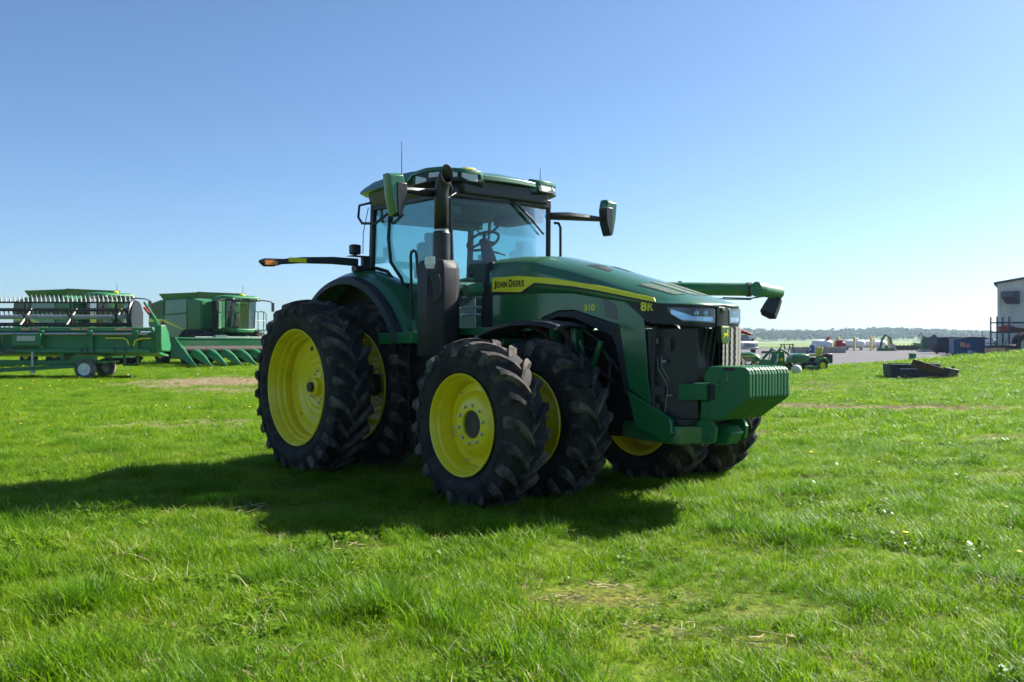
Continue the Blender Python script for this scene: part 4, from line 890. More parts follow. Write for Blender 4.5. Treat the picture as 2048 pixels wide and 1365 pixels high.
# visor edge, front work lights and the corner light pods
mb = MB(); rings = []
for k in range(9):
    y = -.50 + 1.0*k/8; bow = .06*(1-(y/.5)**2); rings.append([(-1.46+bow, y, 3.345), (-1.385+bow, y, 3.315), (-1.375+bow, y, 3.262), (-1.40+bow, y, 3.255), (-1.47+bow, y, 3.31)])
mb.loft(rings); mb.build('visor', 'green_dusty', RO, bevel=.006)
for sd in (-1, 1):
    pod = MB()
    # dark pod wrapping the corner with a green brow
    plan = [(-1.98, .885), (-1.70, .90), (-1.52, .84), (-1.40, .66), (-1.36, .42)]
    rings = [[(x, sd*y, 3.345), (x+.02, sd*(y+.01), 3.22), (x-.05, sd*(y-.08), 3.17), (x-.08, sd*(y-.10), 3.32)] for x, y in plan]
    pod.loft(rings); pd = pod.build('light_pod', 'black_satin', RO, bevel=.008)
    brow = MB(); rings = [[(x+.012, sd*(y+.014), z+.012), (x+.018, sd*(y+.02), z-.03), (x-.01, sd*(y-.01), z-.03), (x-.06, sd*(y-.08), z+.03)] for (x, y), z in zip([(-2.12, .86)]+plan+[(-1.37, .37)], (3.30, 3.355, 3.362, 3.358, 3.345, 3.335, 3.24))]
    brow.loft(rings); brow.build('pod_brow', 'green', RO, bevel=.005)
    for (p, q) in ((0.06, .26), (.30, .49), (.56, .70), (.74, .95)):
        def pp(t): t = t*(len(plan)-1); i = min(int(t), len(plan)-2); u = t-i; return plan[i][0]*(1-u)+plan[i+1][0]*u, plan[i][1]*(1-u)+plan[i+1][1]*u
        (xa, ya), (xb, yb) = pp(p), pp(q); n_ = Vector((yb-ya, -(xb-xa)))*1.0; n_.normalize(); n_ = n_ if n_.y > 0 or n_.x > 0 else -n_
        d = (n_.x*.022, n_.y*.022); mb = MB(); e = .008 if p < .1 or q > .9 else .0
        A = [(xa+d[0], ya+d[1]), (xb+d[0], yb+d[1])]
        lo = 3.225 if e else 3.262
        vs = [(A[0][0], sd*A[0][1], lo), (A[1][0], sd*A[1][1], lo), (A[1][0]-.01, sd*(A[1][1]-.012), 3.322), (A[0][0]-.01, sd*(A[0][1]-.012), 3.322)]
        vs += [(v[0]-.035*n_.x, v[1]-sd*.035*n_.y, v[2]) for v in vs]
        mb.add(vs, [(0, 1, 2, 3), (4, 7, 6, 5), (0, 4, 5, 1), (1, 5, 6, 2), (2, 6, 7, 3), (3, 7, 4, 0)]); mb.build('work_light', 'lamp_glass', pd, bevel=.006)
    tube_part('grab_bar', [(XB+.12, sd*.84, 3.14), (XB-.04, sd*.90, 3.12), (XB-.05, sd*.91, 2.98), (XB+.02, sd*.90, 2.90), (XB+.25, sd*.86, 2.88), (XB+.50, sd*.84, 2.98)], .016, 'black_satin', RO)
mb = MB(); mb.lathe([(.10, 3.43), (.105, 3.47), (.13, 3.475), (.135, 3.505), (.11, 3.535), (.05, 3.548), (.001, 3.55)], (-2.15, 0, 0), 'z', 28); RC = mb.build('receiver_dome', 'yellow', RO)
mb = MB(); mb.box((-2.15+.12, 0, 3.50), (.04, .12, .03)); mb.build('receiver_face', 'decal_black', RC, bevel=.004)
for x, y, z0, z1 in ((-2.62, -.60, 3.42, 3.86), (-1.62, .70, 3.33, 3.56)):
    mb = MB(); mb.tube([(x, y, z0), (x, y, z0+.04)], .014, 8); mb.tube([(x, y, z0+.03), (x, y, z1)], [.006, .003], 6); mb.build('antenna', 'black_satin', RO)
mb = MB(); mb.lathe([(.05, 3.33), (.05, 3.36), (.03, 3.375), (.001, 3.38)], (-1.55, .80, 0), 'z', 16); mb.build('beacon_mount', 'black_satin', RO)
# wiper
WI = part('wiper', TR)
tube_part('wiper_arm', [(XF+.06, .0, 3.16), (XF+.075, .20, 3.03), (XF+.08, .40, 2.90)], .010, 'black_satin', WI)
tube_part('wiper_arm', [(XF+.05, .05, 3.12), (XF+.075, .24, 2.99), (XF+.08, .44, 2.87)], .006, 'black_satin', WI)
tube_part('wiper_blade', [(XF+.068, .13, 3.09), (XF+.062, .40, 2.90), (XF+.045, .60, 2.75)], .012, 'black_satin', WI)
mb = MB(); mb.box((XF+.06, .0, 3.17), (.06, .16, .09)); mb.build('wiper_motor', 'black_satin', WI, bevel=.015)
# interior
tube_part('steering_column', [(-1.62, .02, 1.6), (-1.66, .02, 2.2), (-1.82, .02, 2.62)], [.15, .12, .06], 'interior_dark', TR, 12)
SWH = part('steering_wheel', TR, (-1.86, 0.02, 2.66)); SWH.rotation_euler = (0, R(-30), 0)
mb = MB(); ring = [(.19*math.cos(a), .19*math.sin(a), 0) for a in np.linspace(0, 2*math.pi, 33)]; mb.tube(ring, .016, 8, False); mb.build('steering_ring', 'interior_dark', SWH)
mb = MB()
for a in (90, 210, 330): mb.box((.09*math.cos(R(a)), .09*math.sin(R(a)), -.01), (.19, .035, .015), (0, 0, a))
mb.lathe([(.001, .02), (.05, .012), (.055, -.03), (.03, -.06)], n=16, axis='z'); mb.build('steering_hub', 'interior_dark', SWH)
tube_part('column_stalk', [(-1.84, .10, 2.55), (-1.84, .34, 2.52)], .012, 'interior_dark', TR)
mb = MB(); mb.prism([(-1.95, 2.45), (-1.62, 2.35), (-1.55, 2.10), (-1.60, 1.60), (-1.80, 1.60), (-1.78, 2.1)], 'y', -.16, .20); mb.build('dash_console', 'interior_grey', TR, bevel=.04, seg=3)
SE = part('seat', TR)
mb = MB(); mb.box((-2.42, 0, 2.12), (.52, .52, .14), (0, -4, 0)); mb.build('seat_cushion', 'interior_dark', SE, bevel=.05, seg=3)
mb = MB(); mb.box((-2.74, 0, 2.42), (.14, .50, .58), (0, -10, 0)); mb.build('backrest', 'interior_dark', SE, bevel=.05, seg=3)
mb = MB(); mb.box((-2.80, 0, 2.76), (.10, .26, .15), (0, -10, 0)); mb.build('headrest', 'interior_dark', SE, bevel=.04, seg=3)
mb = MB(); mb.boxb(-2.6, -2.2, -.2, .2, 1.6, 2.05); mb.build('seat_base', 'interior_dark', SE, bevel=.03)
mb = MB(); mb.prism([(-2.65, 2.36), (-2.05, 2.42), (-1.98, 2.36), (-2.05, 2.26), (-2.65, 2.24)], 'y', -.42, -.28); mb.build('arm_console', 'interior_dark', TR, bevel=.03)
mb = MB(); mb.box((-2.10, -.48, 2.55), (.05, .32, .22), (0, -8, 20)); MO = mb.build('monitor', 'interior_dark', TR, bevel=.02)
tube_part('monitor_stalk', [(-2.15, -.42, 2.3), (-2.13, -.46, 2.45)], .018, 'interior_dark', MO)
mb = MB(); mb.prism([(-2.9, 1.6), (-2.9, 2.22), (-2.55, 2.2), (-2.3, 2.0), (-2.18, 1.6)], 'y', .42, .72); mb.build('side_console', 'interior_grey', TR, bevel=.03)
mb = MB(); mb.boxb(-2.02, -1.60, -.66, -.50, 2.90, 3.02); mb.build('sun_shade_box', 'interior_grey', TR, bevel=.02)

# --- exhaust and its heat-shield box
bx, by = -1.33, -1.02
oc = [(bx+.205*c, by+.205*s) for c, s in ((1, -.36), (.42, -1), (-.42, -1), (-1, -.42), (-1, .5), (-.5, 1), (.5, 1), (1, .42))]
def scl(p, k): return [(bx+(x-bx)*k, by+(y-by)*k) for x, y in p]
mb = MB(); rings = [[(x, y, z) for x, y in scl(oc, k)] for z, k in ((1.34, .97), (1.35, 1.0), (2.25, 1.0), (2.335, .86), (2.34, .5))]
mb.loft(rings); XB_ = mb.build('exhaust_box', 'black_plastic', TR, bevel=.006)
mb = MB(); mb.prism([(-.055, .06), (.055, .06), (.062, .0), (.04, -.06), (-.04, -.06), (-.062, .0)], 'y', -.006, .0); o = mb.build('reflector_plate', 'white_paint', XB_, bevel=.003, loc=(bx+.125, by-.195, 2.30), rot=(0, 0, 28))
for x, z in ((0, .03), (-.028, -.03), (.028, -.03)): link('bolt', BOLT, o, loc=(x, -.006, z), scale=(.55, .55, .55))
mb = MB(); mb.prism([(-.05, .11), (.05, .11), (.075, -.04), (.03, -.17), (-.02, -.17), (-.02, .0), (-.05, .05)], 'y', -.014, .0); mb.build('box_bracket', 'black_satin', XB_, bevel=.004, loc=(bx+.165, by-.165, 2.07), rot=(0, 0, 48))
tube_part('latch', [(bx+.11, by-.215, 2.17), (bx+.11, by-.225, 1.98)], .010, 'black_satin', XB_)
mb = MB(); mb.tube([(bx+.045, by+.01, 2.30), (bx+.045, by+.01, 2.62)], .092, 24); mb.tube([(bx+.045, by+.01, 2.62), (bx+.045, by+.01, 2.645)], [.092, .075], 24); SKB = mb.build('exhaust_sleeve', 'black_satin', TR, smooth=40)
path = [(bx+.045, by+.01, 2.6), (bx+.045, by+.01, 3.02), (bx+.05, by+.01, 3.10), (bx+.07, by+.01, 3.17), (bx+.10, by+.01, 3.22), (bx+.15, by+.01, 3.275)]
path = [(bx+.045, by+.01, 2.6), (bx+.045, by+.01, 3.02)] + [(bx+.045+.20*(1-math.cos(R(a))), by+.01, 3.02+.24*math.sin(R(a))) for a in (10, 20, 30, 40, 50)]
mb = MB(); mb.tube(path, .076, 24, False)
for q in range(24):          # mouth cut upright
    v = mb.v[-24+q]; k_ = (bx+.150 - v[0])*.85/.70; mb.v[-24+q] = (v[0]+k_*.70, v[1], v[2]+k_*.71)
ST = mb.build('exhaust_stack', 'black_satin', TR, smooth=50); sm = ST.modifiers.new('wall', 'SOLIDIFY'); sm.thickness = .004
mb = MB(); mb.tube([(bx+.045, by+.01, 2.64), (bx+.045, by+.01, 2.66)], .078, 24); mb.build('stack_clamp', 'steel', ST)
tube_part('stack_brace', [(bx+.0, by+.08, 2.98), (bx-.05, -.75, 3.08)], .012, 'black_satin', ST)
tube_part('lamp_cable', [(-1.30, -.90, 3.20), (-1.27, -.88, 3.10), (-1.29, -.88, 3.02), (-1.36, -.88, 3.03)], .006, 'hose', TR)

# --- mirrors on arms
for sd in (-1, 1):
    MI = part('mirror', TR, label=('right' if sd < 0 else 'left') + ' wide mirror in green and black housing on an arm')
    cy_ = sd*1.56
    tube_part('mirror_arm', [(XF, sd*.76, 3.06 if sd < 0 else 2.98), (XF+.10, sd*.95, 3.05 if sd < 0 else 2.985), (XF+.16, sd*1.35, 3.04 if sd < 0 else 2.985), (XF+.17, cy_, 3.03 if sd < 0 else 2.985)], [.045, .05, .035, .02], 'black_satin', MI, 8)
    # the shell: green outside and behind, black inside half; y measured outwards from the arm end
    outl = [(.125, .25), (-.075, .27), (-.10, .20), (-.085, -.06), (-.02, -.215), (.04, -.225), (.095, .0)]
    zc_ = 2.955 if sd < 0 else 2.99
    mb = MB(); mb.loft([[(XF+.17+dx, cy_+sd*y*k, zc_+z*k) for y, z in outl] for dx, k in ((-.06, .84), (-.05, .88), (.03, .88), (.065, .78))]); mb.build('mirror_shell', 'green', MI, bevel=.008)
    inn = [(.02, .155), (-.112, .155), (-.115, .10), (-.098, -.07), (-.032, -.23), (.0, -.232), (.015, -.1)]
    mb = MB(); mb.loft([[(XF+.17+dx, cy_+sd*y*.88, zc_+z*.88) for y, z in inn] for dx in (-.055, .055, .076)]); mb.build('mirror_inlay', 'black_satin', MI, bevel=.006)
    mb = MB(); mb.loft([[(XF+.17-.062+dx, cy_+sd*y*k, zc_+z*k) for y, z in outl] for dx, k in ((0, .80), (-.006, .77))]); mb.build('mirror_glass', 'mirror_glass', MI)
    tube_part('side_grip', [(XF+.02, sd*.80, 2.90), (XF+.03, sd*.86, 2.90), (XF+.03, sd*.89, 2.85), (XF+.03, sd*.89, 2.3), (XF+.02, sd*.80, 2.24)], .016, 'black_satin', TR)

# --- rear marker arms with amber lamps, work lamp on the mudguard
for sd in (-1, 1):
    MA = part('marker_arm', TR, label=('right' if sd < 0 else 'left') + ' folding marker arm with amber end lamp')
    y0_, y1_ = .97, 2.20; mb = MB(); rings = []
    for y, zc, h in ((y0_, 2.43, .045), (1.3, 2.435, .042), (1.7, 2.415, .035), (1.95, 2.385, .03), (2.05, 2.37, .045), (2.16, 2.365, .045), (2.215, 2.375, .012)):
        rings.append([(-3.00-.03, sd*y, zc-h), (-3.00+.03, sd*y, zc-h), (-3.00+.03, sd*y, zc+h), (-3.00-.03, sd*y, zc+h)])
    mb.loft(rings); mb.build('arm_beam', 'black_satin', MA, bevel=.012)
    mb = MB(); mb.boxb(-2.967, -2.962, min(sd*1.66, sd*1.88), max(sd*1.66, sd*1.88), 2.385, 2.435); mb.build('arm_reflector', 'decal_yellow', MA)
    mb = MB(); mb.boxb(-2.968, -2.955, min(sd*2.02, sd*2.17), max(sd*2.02, sd*2.17), 2.335, 2.385); am = mb.build('amber_lamp', 'amber', MA, bevel=.005)
    mb = MB(); mb.boxb(-3.06, -2.94, min(sd*.86, sd*1.02), max(sd*.86, sd*1.02), 2.32, 2.39); mb.boxb(-3.05, -2.98, min(sd*.80, sd*.90), max(sd*.80, sd*.90), 2.30, 2.50); mb.build('arm_hinge', 'black_satin', MA, bevel=.01)
    WL = part('mudguard_lamp', TR); mb = MB(); mb.box((-3.04, sd*.98, 2.585), (.10, .12, .12)); mb.build('lamp_body', 'black_satin', WL, bevel=.02)
    mb = MB(); mb.boxb(-3.08, -2.95, min(sd*.78, sd*1.06), max(sd*.78, sd*1.06), 2.50, 2.51); mb.cyl((-3.04, sd*.98, 2.50), (-3.04, sd*.98, 2.53), .02); mb.build('lamp_bracket', 'dark_steel', WL)
tube_part('aerial_cable', [(XB+.0, -.80, 3.1), (XB-.05, -.84, 2.8), (XB-.06, -.84, 2.55)], .005, 'hose', TR)
# ------------------------------------------------------------------ parked harvesters and their heads on the left
mat('panel_shine', (0.10, 0.22, 0.16), 0.35, var=0.08, dirt=(0.25, 0.28, 0.24), dscale=0.8, damt=0.35, coat=0.2)  # sky sheen on the side panels put into a paler teal base colour
mat('tank_inside', (0.10, 0.13, 0.07), 0.7, var=0.15)
mat('rubber_far', (0.03, 0.03, 0.032), 0.85, var=0.3, dirt=(0.2, 0.17, 0.13), dscale=3, damt=0.5)
FTY = tyre_mesh(0.98, 0.60, 0.50, 22, 0.06, 0.08, 8); FTS = tyre_mesh(0.70, 0.42, 0.36, 20, 0.045, 0.06, 9)
def far_rim(r, w):
    mb = MB(); mb.lathe([(r, -w*.42), (r-.02, -w*.44), (r-.05, -w*.36), (r-.07, -w*.1), (r*.55, -w*.12), (r*.5, -w*.2), (.001, -w*.2)], n=32); return mb.mesh('rim', 'yellow', 30)
FRB, FRS = far_rim(.515, .6), far_rim(.37, .42)

def combine(name, label, cat, loc, rz, group, stripe_y=True, auger_back=False):
    C = thing(name, label, cat, loc, rz, group)
    def P(nm, mb, m, parent=C, **k): return mb.build(nm, m, parent, **k)
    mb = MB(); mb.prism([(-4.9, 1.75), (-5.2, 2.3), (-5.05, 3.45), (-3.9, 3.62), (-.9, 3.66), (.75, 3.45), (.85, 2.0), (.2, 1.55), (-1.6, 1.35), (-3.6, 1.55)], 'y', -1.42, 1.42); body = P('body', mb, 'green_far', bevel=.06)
    for sd in (-1, 1):
        def sheet_(poly, nm, m, y, parent=body): mb = MB(); mb.prism(poly, 'y', sd*(y-.03), sd*y); return P(nm, mb, m, parent, bevel=.012, smooth=0)
        sheet_([(-5.0, 3.38), (-3.3, 3.55), (-3.35, 2.72), (-4.9, 2.70), (-5.08, 2.75)], 'rear_panel', 'tank_inside' if sd < 0 else 'green_far', 1.46)
        sheet_([(-3.05, 3.58), (-.72, 3.60), (-.75, 2.86), (-3.10, 2.80)], 'upper_panel', 'panel_shine', 1.47)
        sheet_([(-3.15, 2.72), (-.75, 2.78), (-.75, 1.80), (-1.5, 1.50), (-2.3, 1.50), (-3.15, 1.85)], 'lower_panel', 'panel_shine', 1.475)
        sheet_([(-4.98, 2.62), (-3.25, 2.64), (-3.25, 1.90), (-4.6, 1.85), (-5.05, 2.2)], 'tail_panel', 'green_far', 1.465)
        sheet_([(-.65, 3.58), (.70, 3.42), (.78, 2.1), (.2, 1.66), (-.65, 1.60)], 'shoulder_panel', 'green_far', 1.46)
        if stripe_y: sheet_([(-4.95, 2.60), (-3.2, 2.52), (-1.1, 1.98), (-.9, 1.86), (-3.2, 2.36), (-4.95, 2.40)], 'stripe', 'decal_yellow', 1.483)
        mb = MB(); mb.boxb(-3.75, -3.3, min(sd*1.48, sd*1.56), max(sd*1.48, sd*1.56), 2.25, 2.42); P('tail_light', mb, 'red_lamp', body, bevel=.02)
        mb = MB(); mb.boxb(-3.6, -3.3, min(sd*1.48, sd*1.55), max(sd*1.48, sd*1.55), 2.12, 2.22); P('marker_light', mb, 'amber', body, bevel=.02)
    # flared grain tank sides on top
    for nm, poly in (('tank_flap', [(-3.6, -1.3), (-3.85, -1.46), (.35, -1.46), (.1, -1.3)]), ('tank_flap', [(-3.6, 1.3), (-3.85, 1.46), (.35, 1.46), (.1, 1.3)])):
        mb = MB(); a, b, c, d = poly; mb.add([(a[0], a[1], 3.60), (d[0], d[1], 3.60), (c[0], c[1], 3.92), (b[0], b[1], 3.98), (a[0], a[1]*.97, 3.60), (d[0], d[1]*.97, 3.60), (c[0], c[1]*.97, 3.92), (b[0], b[1]*.97, 3.98)], [(0,1,2,3),(4,7,6,5),(0,4,5,1),(1,5,6,2),(2,6,7,3),(3,7,4,0)]); P(nm, mb, 'green_far')
    for x0, x1 in ((-3.6, -3.85), (.1, .35)):
        mb = MB(); mb.add([(x0, -1.3, 3.60), (x0, 1.3, 3.60), (x1, 1.46, 3.95), (x1, -1.46, 3.95), (x0+.05, -1.3, 3.60), (x0+.05, 1.3, 3.60), (x1+.05, 1.46, 3.95), (x1+.05, -1.46, 3.95)], [(0,1,2,3),(4,7,6,5),(0,4,5,1),(1,5,6,2),(2,6,7,3),(3,7,4,0)]); P('tank_flap', mb, 'tank_inside')
    mb = MB(); mb.tube([(-3.4, .2, 3.75), (.0, .3, 3.82)], .10, 10); P('tank_cross_auger', mb, 'dark_steel')
    # cab
    cab = part('cab', C)
    st = [(.85, .82), (1.5, .90), (2.2, .86), (2.45, .66), (2.52, .3)]
    for sd in (-1, 1):
        for (xa, ya), (xb, yb) in zip(st, st[1:]):
            mb = MB(); mb.add([(xa, sd*ya, 1.95), (xb, sd*yb, 1.95), (xb+.08, sd*yb*1.04, 3.42), (xa+.02, sd*ya*1.04, 3.42)], [(0, 1, 2, 3)]); P('cab_window', mb, 'far_glass', cab, smooth=0)
        for x, y in ((.87, .83), (1.5, .92), (2.2, .87)):
            mb = MB(); mb.tube([(x, sd*y, 1.9), (x+.06, sd*y*1.04, 3.46)], .035, 6); P('cab_post', mb, 'black_satin', cab)
    mb = MB(); mb.add([(2.52, -.3, 1.95), (2.52, .3, 1.95), (2.60, .31, 3.42), (2.60, -.31, 3.42)], [(0, 1, 2, 3)]); P('windscreen', mb, 'far_glass', cab, smooth=0)
    mb = MB(); mb.loft([[(x, -w, z0), (x, -w, z1-.06), (x, -w*.8, z1), (x, w*.8, z1), (x, w, z1-.06), (x, w, z0)] for x, w, z0, z1 in ((.8, .85, 3.42, 3.66), (1.3, 1.0, 3.42, 3.72), (2.2, 1.02, 3.44, 3.74), (2.75, .90, 3.50, 3.68), (2.85, .6, 3.54, 3.62))]); rf = P('cab_roof', mb, 'green_far', cab, bevel=.02)
    mb = MB(); mb.boxb(2.3, 2.80, -.86, .86, 3.42, 3.50); P('light_bar', mb, 'black_satin', cab, bevel=.01)
    for y in (-.72, -.52, -.32, .32, .52, .72):
        mb = MB(); mb.box((2.79, y, 3.52), (.06, .13, .08)); P('work_light', mb, 'lamp_glass', cab, bevel=.01)
    mb = MB(); mb.lathe([(.14, 3.70), (.15, 3.76), (.10, 3.81), (.001, 3.82)], (2.4, 0, 0), 'z', 14); P('receiver_dome', mb, 'decal_yellow', cab)
    mb = MB(); mb.boxb(.9, 2.4, -.84, .84, 1.80, 1.97); mb.prism([(2.3, -.8), (2.75, -.5), (2.82, 0), (2.75, .5), (2.3, .8)], 'z', 1.74, 1.95); P('cab_base', mb, 'green_far', cab, bevel=.05)
    mb = MB(); mb.box((1.4, 0, 2.3), (.55, .5, .5)); mb.box((1.15, 0, 2.75), (.16, .48, .7)); mb.tube([(2.2, .0, 1.95), (2.05, .0, 2.6)], .07, 8); P('operator_seat', mb, 'interior_grey', cab, bevel=.08)
    mb = MB(); ring = [(2.0+.06*math.sin(a), .19*math.cos(a), 2.65+.18*math.sin(a)) for a in np.linspace(0, 6.283, 17)]; mb.tube(ring, .02, 6, False); P('steering_wheel', mb, 'interior_dark', cab)
    for sd in (-1, 1):
        mb = MB(); mb.tube([(2.5, sd*.95, 3.5), (2.75, sd*1.4, 3.46), (2.78, sd*1.62, 3.40)], .035, 6); mb.box((2.78, sd*1.66, 3.14), (.08, .16, .50)); P('mirror', mb, 'black_satin', cab, bevel=.02)
    mb = MB(); mb.tube([(2.0, .3, 3.7), (2.0, .3, 4.25)], .012, 5); P('antenna', mb, 'black_satin', cab)
    # feeder house, underside, wheels
    mb = MB(); mb.prism([(.3, 1.95), (1.4, 1.85), (3.1, 1.15), (3.1, .45), (2.7, .45), (.3, 1.2)], 'y', -.65, .65); P('feeder_house', mb, 'green_far', bevel=.04)
    mb = MB(); mb.boxb(-4.2, .9, -.75, .75, .9, 1.6); mb.cyl((.55, -1.9, 1.0), (.55, 1.9, 1.0), .16); mb.cyl((-3.7, -1.5, .72), (-3.7, 1.5, .72), .10); P('chassis', mb, 'dark_steel')
    for sd in (-1, 1):
        for y in (1.18, 1.92):
            w = part('front_wheel', C, (.55, sd*y, .97), (1, -sd, 1)); link('tyre', FTY, w); link('rim', FRB, w)
        w = part('rear_wheel', C, (-3.7, sd*1.30, .69), (1, -sd, 1)); link('tyre', FTS, w); link('rim', FRS, w)
    lad = part('ladder', C)
    for x in (1.2, 1.75):
        mb = MB(); mb.tube([(x, 1.95, .55), (x, 1.75, 1.9), (x, 1.75, 2.9), (x+.15, 1.5, 2.95)], .03, 6); P('rail', mb, 'green_far', lad)
    for z in (.6, .9, 1.2, 1.5): mb = MB(); mb.box((1.475, 1.95-.15*(z-.55), z), (.6, .2, .04)); P('rung', mb, 'green_far', lad)
    mb = MB(); mb.boxb(.9, 2.0, .95, 1.8, 1.86, 1.92); P('platform', mb, 'green_far', lad)
    mb = MB(); mb.tube([(1.95, 1.78, 1.9), (1.95, 1.78, 2.8), (2.05, 1.6, 2.9), (2.05, 1.0, 2.9)], .025, 6); mb.tube([(1.95, 1.78, 2.4), (2.05, 1.0, 2.4)], .02, 6); P('hand_rail', mb, 'green_far', lad)
    return C

G1 = 'combine harvesters parked in a row'
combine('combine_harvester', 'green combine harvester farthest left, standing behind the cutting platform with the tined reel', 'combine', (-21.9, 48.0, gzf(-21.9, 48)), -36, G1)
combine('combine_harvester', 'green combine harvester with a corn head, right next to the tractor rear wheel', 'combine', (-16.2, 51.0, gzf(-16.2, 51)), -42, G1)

# corn head in front of the second harvester
def corn_head(loc, rz):
    H = thing('corn_head', 'green corn head with a row of pointed snouts on the grass', 'corn head', loc, rz)
    mb = MB(); mb.boxb(-.25, .10, -3.1, 3.1, .75, 1.35); mb.tube([(.05, -3.1, 1.42), (.05, 3.1, 1.42)], .07, 8); mb.build('back_frame', 'green_far', H, bevel=.03)
    mb = MB(); mb.cyl((.45, -3.05, .85), (.45, 3.05, .85), .22, n=14); mb.build('cross_auger', 'dark_steel', H)
    mb = MB(); mb.boxb(-.1, .9, -3.1, 3.1, .45, .62); mb.build('deck', 'green_far', H, bevel=.02)
    for k in range(9):
        y = -3.04 + 6.08*k/8; end = k in (0, 8); w = .20 if end else .27; mb = MB(); rings = []
        for x, zc, hw, hh in ((.2, .92 if end else .78, w, .36 if end else .20), (1.0, .78 if end else .70, w*.95, .30 if end else .19), (1.75, .45, w*.6, .20), (2.7, .12, .03, .03)):
            rings.append([(x, y-hw, zc-hh*.8), (x, y-hw*.75, zc+hh*.35), (x, y-hw*.3, zc+hh*.85), (x, y+hw*.3, zc+hh*.85), (x, y+hw*.75, zc+hh*.35), (x, y+hw, zc-hh*.8)])
        mb.loft(rings); sn = mb.build('snout', 'green_far', H, smooth=50)
    for y in (-3.12, 3.12):
        mb = MB(); mb.prism([(-.3, .4), (-.3, 1.5), (.2, 1.5), (1.1, 1.0), (1.2, .45)], 'y', y-.03, y+.03); mb.build('end_sheet', 'green_far', H, bevel=.01)
    mb = MB(); mb.tube([(-.1, -2.0, 1.5), (-.1, 2.0, 1.5)], .03, 6); mb.boxb(-.2, .05, -1.0, -.4, 1.35, 1.6); mb.build('hydraulic_line', 'silver_tube', H)
    return H
fx, fy = math.cos(R(-42)), math.sin(R(-42))
cx_, cy_ = -15.9 + 3.35*fx, 51.0 + 3.35*fy
corn_head((cx_-.9, cy_-1.1, gzf(cx_, cy_)), -50)

